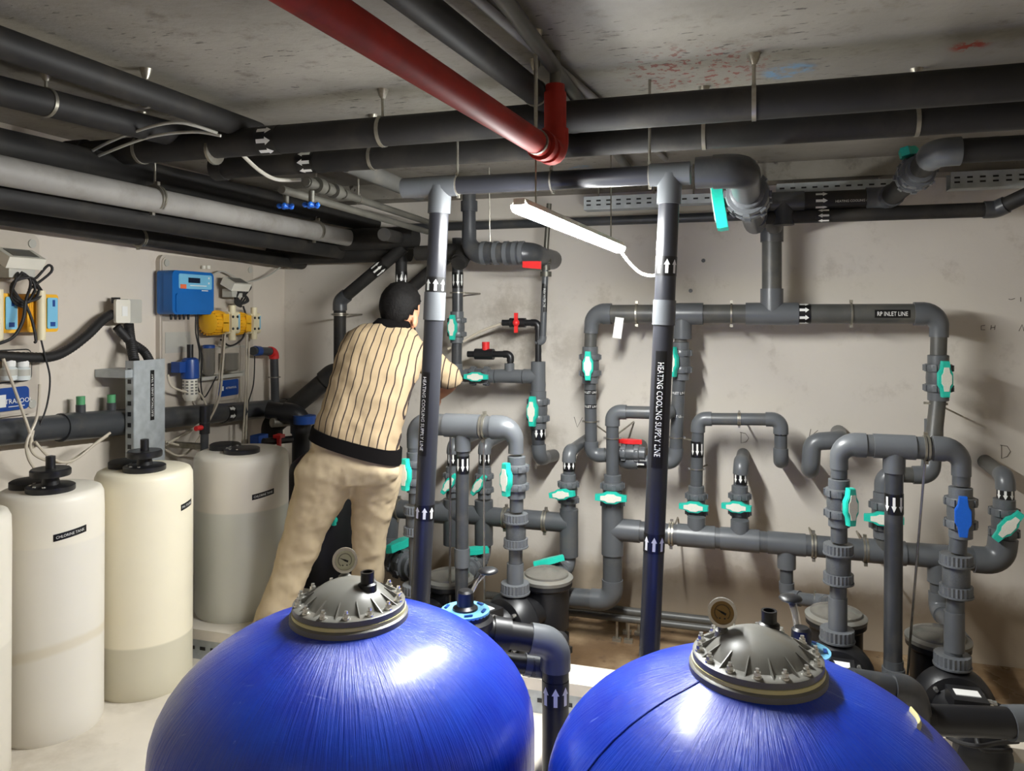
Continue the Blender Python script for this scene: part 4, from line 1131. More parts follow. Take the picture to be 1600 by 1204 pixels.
# galvanised pipes with blue valves, left of the header
zg = PD(500, 292, 3.35).z
g0, g1 = PZ(478, 284, zg), PZ(672, 348, zg)
u = Run('upper galvanised pipe with couplings left of the header', g0, pm='galv_pipe', fm='galv_pipe')
dg = (g1 - g0).normalized(); rg = rp(9, g0)
u.path([g0, g1], rg * .75)
for t, k in ((.03, 1.1), (.10, 1.6), (.17, 1.3), (.24, 1.6), (.33, 1.1)): u.sleeve(g0 + dg * t * 1.1, dg, rg * k * .9, .05, 'coupling', None, 1)
u.clamp(g0 + dg * .5, dg, rg * .8, to=V((g0.x + dg.x * .5, g0.y + dg.y * .5, ZC)), double=False)
MB().tube(spline([PD(380, 243, 3.2), PD(405, 266, 3.22), PD(432, 280, 3.25), PD(470, 281, 3.3)]), .008, 8).build('white_cable', 'white_plastic', u.root)
v0, v1 = PZ(440, 296, zg - .06), PZ(668, 362, zg - .06)
u = Run('lower galvanised pipe with two blue tap wheels', v0, pm='galv_pipe', fm='galv_pipe')
dv = (v1 - v0).normalized(); u.path([v0, v1], rg * .7)
for px, py in ((447, 314), (487, 312)):
    q = PZ(px, py - 14, zg - .06); q2 = q + DN * .05
    MB().cyl(q, q2, .012, n=10).build('tap_stem', 'galv_pipe', u.root)
    mb = MB().lathe(q2, DN, [(.012, -.004), (.018, 0), (.018, .012), (.01, .016)], 16)
    for i in range(5):
        an = 2 * math.pi * i / 5; mb.ball(q2 + V((math.cos(an) * .026, math.sin(an) * .026, -.006)), .011, 8, 6)
    mb.build('tap_wheel', 'blue_handle', u.root)
c0, c1 = PZ(540, 254, 2.36), PZ(655, 302, 2.36)
runY('pale grey conduit behind the two black ceiling pipes', c0, c1, 13, 'pvc_dusty', .0)
wr = PY(640, 250, 2.6)
MB().tube(spline([PD(120, 250, 3.25), PD(170, 222, 3.12), PD(235, 198, 2.98), PD(285, 192, 2.95), PD(340, 208, 3.0)], 6), .006, 8).tube(spline([PD(150, 245, 3.2), PD(230, 215, 3.08), PD(300, 206, 3.02), PD(345, 212, 3.0)], 6), .006, 8).solo('loose_cable', 'grey_plastic', 'pale loose cables draped over the left end of the front pipe', 'cable', PD(340, 208, 3.15))

# ---------------------------------------------------------------- pumps
def make_pump(label, c, rot, s=1.0, lid='clear'):
    c = V(c); root = thing('pump', label, 'pump', c, 'black circulation pumps')
    root.rotation_euler = (0, 0, rot); root.scale = (s, s, s); O = {}
    ORG[root.name] = V((0, 0, 0))
    MB().box((0, .1, .015), (.2, .4, .03)).box((0, .24, .05), (.14, .14, .08)).box((0, .0, .05), (.1, .05, .08)).build('foot', 'black_soft', root)
    MB().lathe((0, -.075, .2), BK, [(.05, -.02), (.13, 0), (.15, .03), (.15, .085), (.13, .11), (.09, .13)], 32).build('volute', 'black', root)
    mo = MB().lathe((0, -.09, .2), FR, [(.1, 0), (.095, .03), (.085, .05), (.085, .25), (.09, .26), (.09, .33), (.07, .345)], 28).build('motor', 'black', root)
    for i in range(20):
        a = 2 * math.pi * i / 20
        d = V((math.cos(a), 0, math.sin(a)))
        MB().box(V((0, -.24, .2)) + d * .088, (.004, .17, .012), Matrix.Rotation(-a + R(90), 3, 'Y')).build('fin', 'black', mo)
    t = MB().box((0, -.2, .3), (.12, .13, .055)).build('terminal_box', 'black', root)
    MB().box((.0, -.2, .329), (.085, .05, .003)).build('rating_plate', 'print', t)
    MB().cyl((.06, -.2, .3), (.085, -.2, .3), .014, n=10).cyl((.085, -.2, .3), (.1, -.2, .3), .011, n=6).build('cable_gland', 'chrome', t)
    MB().lathe((0, .22, .1), UP, [(.08, 0), (.11, .03), (.112, .22), (.128, .235), (.128, .26)], 32).build('strainer_pot', 'black', root)
    MB().lathe((0, .22, .36), UP, [(.13, -.004), (.132, .012), (.12, .02), (.1, .024)], 36).build('lid_ring', 'lid_grey', root)
    MB().lathe((0, .22, .38), UP, [(.112, -.012), (.108, .012), (.07, .028), (.01, .034)], 36).build('strainer_lid', lid, root)
    MB().cyl((0, .05, .22), (0, .16, .22), .075, n=20).build('neck', 'black', root)
    mb = MB().cyl((0, 0, .3), (0, 0, .36), .05, n=20); mb.build('discharge_neck', 'black', root)
    part(root, 'discharge_nut', VM['cnut'], Matrix.Translation((0, 0, .37)) @ Matrix.Scale(.04, 4))
    for i in range(4):
        a = R(45 + 90 * i); MB().cyl((math.cos(a) * .115, -.08, .2 + math.sin(a) * .115), (math.cos(a) * .115, -.1, .2 + math.sin(a) * .115), .009, n=6).build('bolt', 'chrome', root)
    MB().tube(spline([(.1, -.2, .3), (.16, -.22, .26), (.17, -.26, .1), (.22, -.2, .0)], 6), .008, 8).build('cable', 'black_soft', root)
    return root
def pump_at(label, px, py, rot, blab, lid='clear'):
    q = B(px, py); p = make_pump(label, (q.x, q.y, q.z - .345), rot, 1.0, lid)
    zb = q.z - .345
    MB().box((q.x, q.y + .12, (zb + SUMP) / 2), (.3, .44, zb - SUMP)).solo('pump_block', 'floor', blab, 'block', (q.x, q.y, SUMP), 'concrete pump blocks')
    return p
pump_at('black pump behind the left tank lid, partly hidden by the left column', 650, 928, R(-25), 'concrete block under the pump next to the left column')
pump_at('black pump with clear strainer lid right of the left column', 805, 926, R(-28), 'concrete block under the pump right of the left column')
pump_at('black pump behind the right tank, below the turquoise handle', 1308, 1000, R(-4), 'concrete block under the pump behind the right tank')
pump_at('black pump at the right edge below the blue handle', 1488, 1040, R(2), 'concrete block under the pump at the right edge')
# suction line with slanted valves into the strainers
def suction(label, a, b, c, r, vlab, turn, face):
    a, b, c = V(a), V(b), V(c); u = Run(label, a, pm='pvc', fm='pvc_fit', name='suction_pipe')
    d = (c - b).normalized(); L = (c - b).length
    m = b.lerp(c, .52)
    u.path([a, b, m - d * r * 2.6], r); u.path([m + d * r * 2.6, c], r)
    valve(vlab, m, d, face, r, turn, insert=False, spread=.8)
    return u
pz = .22
suction('grey suction pipe into the strainer right of the left column', K(888, 862), K(888, 886), PY(838, 915, 3.9), rp(10, K(888, 870)), 'grey valve with raised handle on the suction of the second pump', 60, UP + LF * .3)
suction('dark suction pipe right of the mid drop of the left manifold', K(756, 846), K(756, 868), PY(722, 900, 3.92), rp(10, K(756, 860)), 'grey valve low behind the mid drop of the left manifold', 60, UP)
YQ = 3.95
u = suction('thick black suction pipe between the man and the left column', PY(612, 797, 4.3), PY(606, 870, 4.25), PY(660, 890, 3.9), .05, 'black suction valve between the man and the left column', 60, UP + LF * .2)
pv = PD(506, 800, 4.62); pv = V((pv.x, pv.y, SUMP)); zt = PD(506, 705, 4.62).z  # black body added to darken the gaps around the man's legs
vs_ = thing('dark_filler', 'made-up black vessel filling the dark gaps behind the man', 'vessel', pv)
MB().lathe(pv, UP, [(.15, 0), (.21, .03), (.21, zt - SUMP - .14), (.19, zt - SUMP - .07), (.12, zt - SUMP - .01), (.05, zt - SUMP)], 36).build('shell', 'black', vs_)
MB().lathe(V((pv.x, pv.y, zt)), UP, [(.05, -.02), (.05, .03), (.035, .04), (.035, .08)], 18).build('neck', 'black', vs_)
MB().box(PD(522, 812, 4.38), (.018, .02, .06)).cyl(PD(522, 812, 4.38), PD(522, 812, 4.45), .02, n=14).build('drain_tap', 'teal', vs_)
# pipes low behind the pumps
for py0, py1, lab in ((938, 962, 'upper'), (950, 974, 'lower')):
    Yt = 4.62 if lab == 'upper' else 4.5
    a, b = PY(760, py0 - 8, Yt), PY(1130, py1 + 22, Yt); b.z = a.z = PY(940, (py0 + py1) / 2, Yt).z
    u = Run('%s of two thin dark pipes near the floor by the back wall' % lab, a, pm='pvc_dusty', fm='pvc_dark')
    u.path([a, b], rp(6.5 if lab == 'upper' else 5.5, PY(940, 950, Yt)))
    for px in (972, 990):
        q = PY(px + (8 if lab == 'upper' else -8), 950, Yt); q.z = a.z
        MB().cyl(q, V((q.x, q.y, SUMP)), .008, n=8).box(V((q.x, q.y, SUMP + .01)), (.05, .03, .02)).build('stand', 'steel', u.root)
# pipes leaving the multiport valves
Yv = 2.62
q = PD(775, 992, 2.72)
d0 = PD(862, 1004, 2.72)
u = Run('grey elbow pipe between the two blue tanks with up arrows', V((d0.x, d0.y, 0)), pm='pvc_dark', fm='pvc_fit', name='filter_pipe')
rv = rp(21, d0)
u.path([PD(752, 985, 2.7), PD(868, 1003, 2.74), V((PD(868, 1003, 2.74).x, PD(868, 1003, 2.74).y, 0.0))], rv, k=1.14, pm='black')
dd = (PD(868, 1003, 2.74) - PD(752, 985, 2.7)).normalized()
u.sleeve(PD(782, 990, 2.71), dd, rv, .06, 'union_nut', 'black', 1.2); u.ringline(PD(772, 988, 2.705), dd, rv * 1.0, 'print', .05)
q = PD(870, 1080, 2.74); u.arrows(V((PD(868, 1003, 2.74).x, PD(868, 1003, 2.74).y, q.z)), UP, rv, 1, 3, .09)
u = Run('lower black branch pipe between the two blue tanks', PD(800, 1036, 2.76), pm='black', fm='pvc_dark', name='filter_pipe')
u.path([PD(760, 1030, 2.74), PD(850, 1042, 2.8), V((PD(850, 1042, 2.8).x, PD(850, 1042, 2.8).y + .25, PD(850, 1042, 2.8).z))], rp(15, PD(800, 1036, 2.76)))
u.sleeve(PD(838, 1040, 2.79), dd, rp(15, PD(838, 1040, 2.79)), .09, m='pvc_fit')
e0, e1 = PD(1310, 1060, 2.6), PD(1420, 1082, 2.6)
u = Run('dark elbow pipe behind the right tank below the mid drop', e0, pm='pvc_dark', fm='pvc_dark', name='filter_pipe')
u.path([PD(1330, 1064, 2.58), PD(1424, 1078, 2.6), PD(1438, 1150, 2.6), V((PD(1438, 1150, 2.6).x, PD(1438, 1150, 2.6).y, 0))], rp(20, e1), k=1.14)
u = Run('black pipe at the lower right edge with grey coupling', PD(1600, 1130, 2.6), pm='black', fm='pvc_fit', name='filter_pipe')
u.path([PD(1452, 1124, 2.62), PD(1720, 1134, 2.55)], rp(23, e1)); u.sleeve(PD(1598, 1129, 2.59), RGT, rp(23, e1), .1, k=1.15)
u.path([PD(1452, 1124, 2.62), PD(1440, 1123, 2.62)], rp(26, e1), pm='black')
st = PD(1640, 1130, 2.58); MB().cyl(st, V((st.x, st.y, 0)), .03, n=12).build('support_leg', 'black', u.root)
MB().tube(spline([PD(1480, 1150, 2.75), PD(1500, 1160, 2.7), PD(1530, 1165, 2.65), PD(1560, 1160, 2.7), PD(1590, 1158, 2.75)]), .008, 8).tube(spline([PD(1525, 1148, 2.75), PD(1535, 1170, 2.7), PD(1580, 1172, 2.72)]), .008, 8).build('loose_wire', 'black_soft', u.root)

# ---------------------------------------------------------------- equipment on the left wall
def LW(px, py, off=0.0): return PX(px, py, XL + off)
def wrect(x0, y0, x1, y1, off):     # pixel rectangle -> centre, width (along y), height on a plane parallel to the left wall
    a, b, c, d = LW(x0, y0, off), LW(x1, y0, off), LW(x0, y1, off), LW(x1, y1, off)
    zt, zb = (a.z + b.z) / 2, (c.z + d.z) / 2
    return V((XL + off, (a.y + b.y) / 2, (zt + zb) / 2)), b.y - a.y, zt - zb
def wplate(mb, c, w, h, t, r=.01):   # rounded plate lying on the wall side, thickness t towards the room
    return mb.prism(rrect(w, h, min(r, w * .49, h * .49)), c, BK, UP, RT, t)
def tubeW(pts, r, offs): return MB().tube(spline([LW(p[0], p[1], o) for p, o in zip(pts, offs if hasattr(offs, '__len__') else [offs] * len(pts))], 6), r, 8)
def dosing_pump(label, px, py, off, s=1.0, blue=True):
    c = LW(px, py, off); root = thing('dosing_pump', label, 'pump', c, 'yellow dosing pumps')
    mb = MB().lathe(c - BK * .10 * s, BK, [(.045 * s, 0), (.062 * s, .012 * s), (.068 * s, .04 * s), (.068 * s, .11 * s)], 28)
    mb.build('ribbed_housing', 'yellow', root)
    for i in range(22):
        a = 2 * math.pi * i / 22; d = V((math.cos(a), 0, math.sin(a)))
        MB().box(c + d * .068 * s + FR * .045 * s, (.006 * s, .085 * s, .005 * s), Matrix.Rotation(-a, 3, 'Y')).build('fin', 'yellow', root)
    MB().prism(rrect(.13 * s, .13 * s, .02 * s), c + BK * .012 * s, RT, UP, BK, .1 * s).build('front_plate', 'ivory', root)
    MB().box(c + V((.0662 * s, .09 * s, .005 * s)), (.003, .03 * s, .085 * s)).build('side_label', 'sky_blue', root)
    h = MB().box(c + BK * .045 * s + RT * .07 * s, (.02 * s, .06 * s, .1 * s)).cyl(c + BK * .045 * s + RT * .06 * s + UP * .04 * s, c + BK * .045 * s + RT * .06 * s + UP * .1 * s, .02 * s, n=12).cyl(c + BK * .045 * s + RT * .06 * s - UP * .1 * s, c + BK * .045 * s + RT * .06 * s - UP * .04 * s, .02 * s, n=12).build('pump_head', 'ivory', root)
    for a, b in ((1, 1), (1, -1), (-1, 1), (-1, -1)):
        MB().cyl(c + V((.079 * s, 0, .034 * s * b)) + BK * (.045 + .02 * a) * s, c + V((.084 * s, 0, .034 * s * b)) + BK * (.045 + .02 * a) * s, .008 * s, n=8).build('screw', 'black', h)
    MB().box(c + V((.068 * s, -.02 * s, 0)), (.006 * s, .05 * s, .1 * s)).build('mount', 'yellow', root)
    return root
def panel_board(label, rect, off=.0):
    c, w, h = wrect(*rect, off + .03)
    c.x = XL + off
    root = thing('dosing_station', label, 'panel', c, 'beige dosing panels')
    wplate(MB(), c, w, h, .028, .04).build('board', 'panel', root)
    wplate(MB(), c + RT * .0281, w * .97, h * .975, .006, .035).build('raised_face', 'panel', root)
    for sy in (-1, 1):
        for sz in (-1, 1):
            q = c + BK * (w / 2 - .045) * sy + UP * (h / 2 - .045) * sz + RT * .034
            MB().cyl(q, q + RT * .006, .02, n=16).build('fixing_screw', 'grey_plastic', root)
    return root
# right-hand (far) panel
p2 = panel_board('beige dosing panel with the blue controller on it', (250, 405, 396, 648))
c, w, h = wrect(258, 523, 297, 546, .035); MB().box(c + UP * 0, (.004, w, h * 1.4)).build('terminal_cover', 'grey_plastic', p2)
c, w, h = wrect(310, 541, 383, 585, .036)
wplate(MB(), c, w, h, .01, .03).build('recess_frame', 'grey_plastic', p2)
wplate(MB(), c + RT * .0101, w * .92, h * .86, .004, .025).build('recess', 'panel', p2)
c, w, h = wrect(300, 588, 384, 626, .036); wplate(MB(), c, w, h, .012, .02).build('lower_tray', 'panel', p2)
c, w, h = wrect(341, 593, 372, 618, .05); lb = wplate(MB(), c, w, h, .003, .012).build('maker_label', 'label_blue', p2)
text_flat(MB(), 'ASTRAPOOL', c + RT * .0036 + BK * w * .12, BK, UP, w * .55).box(c + RT * .0036 - BK * w * .33, (.001, w * .14, w * .14)).build('maker_print', 'print', lb, ang=0)
# blue controller
c, w, h = wrect(262, 424, 333, 492, .0); c, w, h = wrect(266, 424, 331, 491, .13); c.x = XL + .034
ct = thing('controller', 'blue wall controller with pale display panel', 'controller', c)
wplate(MB(), c, w * .96, h, .05, .02).build('back_shell', 'ctrl_blue', ct)
wplate(MB(), c + RT * .05, w, h * 1.0, .06, .03).build('front_shell', 'ctrl_blue', ct)
wplate(MB(), c + RT * .1101 - UP * h * .24, w * .86, h * .44, .006, .015).build('terminal_hatch', 'ctrl_blue', ct)
fp = wplate(MB(), c + RT * .1101 + UP * h * .26 + BK * w * .04, w * .8, h * .34, .003, .01).build('face_plate', 'sky_blue', ct)
MB().box(c + RT * .1135 + UP * h * .29 + BK * w * .0, (.002, w * .28, h * .12)).build('display', 'screen', fp)
MB().box(c + RT * .1136 + UP * h * .14 - BK * w * .26, (.001, w * .14, h * .1)).build('logo_print', 'orange', fp)
MB().box(c + RT * .1136 + UP * h * .06 + BK * w * .26, (.001, w * .16, h * .02)).box(c + RT * .1136 + UP * h * .17 + BK * w * .1, (.001, w * .4, h * .02)).box(c + RT * .1136 + UP * h * .36 + BK * w * .36, (.001, .01, .01)).box(c + RT * .1136 + UP * h * .24 + BK * w * .36, (.001, .01, .01)).build('face_print', 'print', fp, ang=0)
for i in range(5):
    q = c + RT * .06 - UP * h * .5 + BK * w * (-.36 + .1 * i); MB().cyl(q, q - UP * .03, .009, .006, n=10).build('cable_gland', 'black', ct)
for k, x in enumerate((318, 325)): MB().cyl(LW(x, 420, .05), LW(x, 420, .05) + UP * .02, .014, n=12).build('top_gland', 'white_plastic', ct)
dosing_pump('yellow dosing pump under the blue controller', 341, 504, .12, 1.05, False)
dosing_pump('yellow dosing pump right of the one under the controller', 377, 505, .12, 1.0, False)
# bracket shelf with tilted display and cable bundle
def sensor_head(label, px, py, off, s=1.0):
    c = LW(px, py, off); root = thing('tilted_meter', label, 'meter', c, 'tilted meters')
    rot = Matrix.Rotation(R(28), 3, 'Y')
    MB().box(c, (.09 * s, .17 * s, .05 * s), rot).build('case', 'white_plastic', root)
    MB().box(c + rot @ V((.0, 0, .0262 * s)), (.065 * s, .12 * s, .003), rot).build('screen', 'lid_grey', root)
    MB().box(c + V((-.02, 0, -.055 * s)), (.07 * s, .12 * s, .05 * s)).build('bracket', 'grey_plastic', root)
    return root
sensor_head('tilted white meter right of the blue controller', 369, 444, .13)
sensor_head('tilted white meter on the left-edge panel', 30, 404, .14, 1.05)
def bundle(label, px, py, off, s, tail):
    c = LW(px, py, off); random.seed(int(px)); root = thing('cable_bundle', label, 'cable', c, 'coiled black cables')
    for k in range(4):
        pts = []
        for i in range(13):
            a = 2 * math.pi * i / 12
            pts.append(c + BK * (s * (.55 + .12 * k) * math.cos(a) + .01 * k) + UP * (s * (1.0 - .1 * k) * math.sin(a)) + RT * (.012 * math.sin(3 * a + k)))
        MB().tube(spline(pts, 3), .006, 8).build('coil', 'black_soft', root)
    MB().tube(spline([c + UP * s, c + BK * s * .8 + UP * s * .6, c + BK * s * 1.8 + UP * s * 1.5, c + BK * s * 2.0 + UP * s * 1.1, c + BK * s * .5], 5), .006, 8).build('loop', 'black_soft', root)
    MB().tube(spline(tail, 6), .006, 8).build('tail', 'black_soft', root)
    return root
bundle('coiled black cable hanging by the far yellow pumps', 374, 465, .14, .055, [LW(380, 478, .14), LW(385, 500, .15), LW(379, 528, .15), LW(360, 540, .13), LW(345, 530, .11)])
bundle('coiled black cable hanging over the near yellow pump', 33, 452, .16, .075, [LW(38, 470, .16), LW(50, 500, .17), LW(56, 530, .17), LW(54, 535, .17)])
# blue filter housing with slotted cup
c = LW(297, 590, .12)
fh = thing('strainer_filter', 'blue filter housing with white slotted cup on the panel', 'filter', c)
MB().lathe(c + UP * .085, DN, [(.03, -.03), (.045, -.02), (.048, 0), (.05, .085), (.045, .09)], 24).build('cap', 'label_blue', fh)
MB().box(LW(283, 573, .1), (.06, .09, .06)).build('side_block', 'label_blue', fh)
MB().lathe(c - UP * .005, DN, [(.04, 0), (.042, .1), (.036, .11), (.03, .125)], 24).build('cup', 'white_plastic', fh)
MB().cyl(c + UP * .11, c + UP * .19, .018, n=12).build('probe', 'black', fh)
mb = MB()
for i in range(5):
    for k in range(10):
        a = 2 * math.pi * k / 10; d = V((math.cos(a), math.sin(a), 0)); t = UP.cross(d)
        mb.box(c - UP * (.02 + .017 * i) + d * .0415, (.003, .014, .009), Matrix((d, t, UP)).transposed())
mb.build('slots', 'lid_grey', fh, ang=0)['kind'] = 'stuff'
# transparent flow cell
c = LW(326, 566, .09)
fc = thing('flow_cell', 'clear plastic flow cell on the far dosing panel', 'flow cell', c)
MB().lathe(c + UP * .09, DN, [(.035, 0), (.035, .15), (.025, .17)], 20).build('chamber', 'clear', fc)
MB().lathe(c + UP * .105, DN, [(.03, 0), (.036, .005), (.036, .02)], 20).build('cap', 'label_blue', fc)
c2 = LW(357, 564, .09); MB().lathe(c2 + UP * .05, DN, [(.06, 0), (.06, .1), (.05, .11)], 20).build('chamber', 'clear', fc)
MB().box(LW(340, 588, .07), (.08, .42, .02)).build('shelf', 'grey_plastic', fc)
# hoses from the far panel
hs = thing('dosing_hoses', 'pale dosing hoses looping below the far panel', 'hose', LW(340, 620, .1))
for pts, offs in (([(349, 520), (346, 560), (340, 610), (331, 645), (300, 670), (268, 690), (258, 695)], .13),
                  ([(352, 520), (348, 570), (343, 620), (325, 660), (300, 700), (280, 712), (258, 702)], .15),
                  ([(385, 520), (384, 600), (381, 660), (378, 700), (372, 712), (340, 708), (300, 700), (258, 690)], .14),
                  ([(390, 520), (387, 600), (384, 690), (382, 716)], .13),
                  ([(262, 585), (268, 603), (290, 612), (312, 615), (322, 632)], .13),
                  ([(317, 663), (295, 675), (262, 692)], .15)):
    tubeW(pts, .0062, offs).build('hose', 'hose', hs)
wi = thing('wiring', 'thin black wires hanging below the blue controller', 'wire', LW(310, 520, .1))
for pts in ([(306, 492), (306, 520), (312, 555), (306, 590), (316, 625)], [(309, 492), (310, 530), (316, 560), (314, 600), (320, 620), (338, 588)], [(398, 556), (396, 600), (386, 640), (386, 700)]):
    tubeW(pts, .004, .12).build('wire', 'black_soft', wi)
# probe pipe with red tap standing in front of the wall
u = Run('thin dark injector pipe with a red tap, left of the rear tank', LW(320, 725, .35), pm='pvc_dark', fm='black', name='injector_pipe')
q0, q1 = LW(319, 738, .3), LW(320, 636, .3)
u.path([q0, q1], .022); MB().box(q1.lerp(q0, .6) - RT * .16, (.29, .03, .03)).build('wall_bracket', 'steel', u.root); u.sleeve(q1.lerp(q0, .1), UP, .024, .09, m='black'); u.sleeve(q1.lerp(q0, .32), UP, .024, .06, m='black')
MB().cyl(q1.lerp(q0, .3), q1.lerp(q0, .3) - BK * .07, .014, n=10).build('red_tap', 'red_plastic', u.root)

# near (left edge) panel
p1 = panel_board('beige dosing panel cut off by the left edge', (-110, 358, 62, 655))
c, w, h = wrect(-80, 547, 48, 600, .04); wplate(MB(), c, w, h, .008, .03).build('recess_frame', 'black', p1)
wplate(MB(), c + RT * .0081, w * .965, h * .92, .003, .025).build('recess', 'panel', p1)
c, w, h = wrect(-80, 608, 44, 645, .04); lb = wplate(MB(), c, w, h, .006, .02).build('maker_label', 'label_blue', p1)
q = LW(17, 627, .05)
text_flat(MB(), 'ASTRAPOOL', LW(24, 626, .048), BK, UP, .17).box(LW(1, 627, .048), (.002, .05, .055)).box(LW(26, 634, .048), (.001, .08, .003)).build('maker_print', 'print', lb, ang=0)
for x, lab in ((14, 'left'), (35, 'right')):
    c = LW(x, 590, .09)
    bt = thing('reagent_bottle', '%s of two small white bottles on the left-edge panel' % lab, 'bottle', c, 'reagent bottles')
    MB().lathe(c - UP * .01, UP, [(.03, 0), (.032, .005), (.032, .05), (.02, .062)], 20).build('body', 'bottle', bt)
    MB().lathe(c + UP * .05, UP, [(.026, 0), (.026, .028), (.022, .03)], 20).build('cap', 'print', bt)
    MB().lathe(c - UP * .002, UP, [(.0325, .012), (.0328, .012), (.0328, .04), (.0325, .04)], 20).build('bottle_label', 'grey_plastic', bt)
def front_pump(label, px, off):
    c = LW(px, 489, off); root = thing('dosing_pump', label, 'pump', c, 'yellow dosing pumps')
    MB().prism(rrect(.16, .17, .015), c - RT * .1, BK, UP, RT, .12).build('housing', 'yellow', root)
    MB().prism(rrect(.055, .14, .008), c + RT * .0201 + BK * .045, BK, UP, RT, .006).build('label_plate', 'sky_blue', root)
    MB().box(c + RT * .027 + BK * .05 + UP * .045, (.002, .012, .03)).box(c + RT * .027 + BK * .045 - UP * .05, (.002, .025, .02)).build('label_print', 'label_blue', root)
    for i in range(8): MB().box(c + RT * .021 - BK * (.005 + .009 * i), (.004, .004, .12)).build('rib', 'yellow', root)
    MB().cyl(c + RT * .04 + UP * .1 - BK * .03, c + RT * .04 - UP * .12 - BK * .03, .02, n=14).build('pump_head', 'ivory', root)
    return root
front_pump('yellow dosing pump with blue plate, beside the coiled cable', 62, .12)
front_pump('yellow dosing pump at the very left edge', -4, .12)
nh = thing('dosing_hoses', 'pale dosing hoses looping below the left-edge panel', 'hose', LW(60, 680, .15))
for pts, o in (([(5, 560), (20, 600), (38, 650), (48, 680), (52, 700)], .2), ([(62, 600), (58, 650), (42, 690), (44, 715), (56, 735)], .2),
            ([(52, 672), (48, 700), (62, 715), (92, 722), (112, 718), (140, 700), (168, 680)], .2), ([(55, 690), (75, 712), (98, 722), (120, 716), (150, 692), (172, 676)], .22), ([(116, 718), (100, 730), (88, 740)], .2)):
    tubeW(pts, .0062, o).build('hose', 'hose', nh)
tubeW([(64, 530), (70, 555), (78, 590), (74, 630), (62, 665), (52, 685)], .004, .13).build('wire', 'black_soft', nh)
tubeW([(40, 470), (36, 500), (22, 525), (0, 536), (-20, 538)], .007, .2).build('wire', 'black_soft', nh)

# junction box and corrugated conduits
c = LW(189, 486, .06)
jb = thing('junction_box', 'small grey junction box with thick black conduit on the left wall', 'junction box', c)
MB().prism(rrect(.1, .125, .01), LW(189, 486, 0), BK, UP, RT, .09).build('box', 'grey_plastic', jb)
MB().prism(rrect(.095, .12, .01), LW(189, 486, .0901), BK, UP, RT, .015).build('cover', 'white_plastic', jb)
MB().box(LW(195, 486, .106), (.003, .035, .05)).build('cover_plate', 'print', jb)
MB().box(LW(181, 469, .05), (.03, .03, .03)).build('gland', 'black', jb)
def conduit(pts, r, offs, root):
    sp = spline([LW(p[0], p[1], o) for p, o in zip(pts, offs)], 14)
    MB().tube(sp, [r * (1.0 if i % 2 else .9) for i in range(len(sp))], 12).build('conduit', 'black_soft', root)
conduit([(176, 490), (160, 500), (138, 522), (108, 545), (80, 557), (40, 558), (-20, 555)], .024, (.06, .07, .08, .09, .1, .1, .1), jb)
conduit([(182, 510), (204, 534), (224, 548), (234, 564)], .024, (.06, .09, .12, .16), jb)
conduit([(201, 506), (203, 526), (206, 545), (210, 564)], .026, (.06, .08, .12, .16), jb)
# galvanised trunking
ga, gb = LW(203, 565, .42), LW(256, 565, .42)
Dx = XL + .2
a, b = PX(209, 563, Dx), PX(257, 563, Dx)
zt, zb = PX(230, 562, Dx).z, PX(230, 732, Dx).z
tr = thing('cable_trunking', 'tall galvanised trunking cover standing behind the cream tank', 'trunking', V((Dx, (a.y + b.y) / 2, 0)))
cw = b.y - a.y; cy = (a.y + b.y) / 2
MB().box((Dx, cy, zt / 2), (.004, cw, zt)).box((Dx - .025, cy - cw / 2, zt / 2), (.05, .004, zt)).box((Dx - .025, cy + cw / 2, zt / 2), (.05, .004, zt)).build('cover', 'galv', tr, ang=0)
mb = MB()
for i in range(22): mb.box((Dx - .025, cy - cw / 2 - .003, zt - .05 - i * .055), (.02, .003, .022))
mb.build('slots', 'black', tr, ang=0)['kind'] = 'stuff'
s0 = V((Dx + .0025, cy + cw * .08, zt - .185))
b_ = MB().box(s0, (.001, cw * .13, .26)).build('name_strip', 'band', tr)
text_flat(MB(), 'ELECTRICAL LINES & TRAY', s0 + RT * .0012, UP, FR, .22).build('lettering', 'print', b_, ang=0)
MB().box(PX(190, 582, Dx - .1), (.19, .15, .04)).build('wall_bracket', 'galv', tr)
# white cable over the far panel
tubeW([(330, 430), (350, 424), (385, 440), (420, 430), (445, 414), (470, 420)], .005, .08).solo('wall_cable', 'grey_plastic', 'thin pale cable sagging above the far dosing panel', 'cable', LW(400, 435, .08))

# ---------------------------------------------------------------- the man leaning into the pipework
def loft(mb, rings, n=24, pw=0.85):
    vs, fs = [], []
    for c, wv, dv in rings:
        for k in range(n):
            a = 2 * math.pi * k / n; ca, sa = math.cos(a), math.sin(a)
            vs.append(V(c) + V(wv) * (math.copysign(abs(ca) ** pw, ca)) + V(dv) * (math.copysign(abs(sa) ** pw, sa)))
    for i in range(len(rings) - 1):
        for k in range(n):
            j = (k + 1) % n; fs.append((i * n + k, i * n + j, (i + 1) * n + j, (i + 1) * n + k))
    fs.append(tuple(range(n - 1, -1, -1))); fs.append(tuple((len(rings) - 1) * n + k for k in range(n)))
    return mb.add(vs, fs)
def remesh(o, vox, smooth=4, disp=None):
    m = o.modifiers.new('remesh', 'REMESH'); m.mode = 'VOXEL'; m.voxel_size = vox; m.use_smooth_shade = True
    s = o.modifiers.new('smooth', 'SMOOTH'); s.factor = 0.5; s.iterations = smooth
    if disp:
        t = bpy.data.textures.new('cloth_folds', 'CLOUDS'); t.noise_scale = disp[1]
        d = o.modifiers.new('folds', 'DISPLACE'); d.texture = t; d.strength = disp[0]; d.mid_level = 0.5; d.texture_coords = 'LOCAL'
    return o
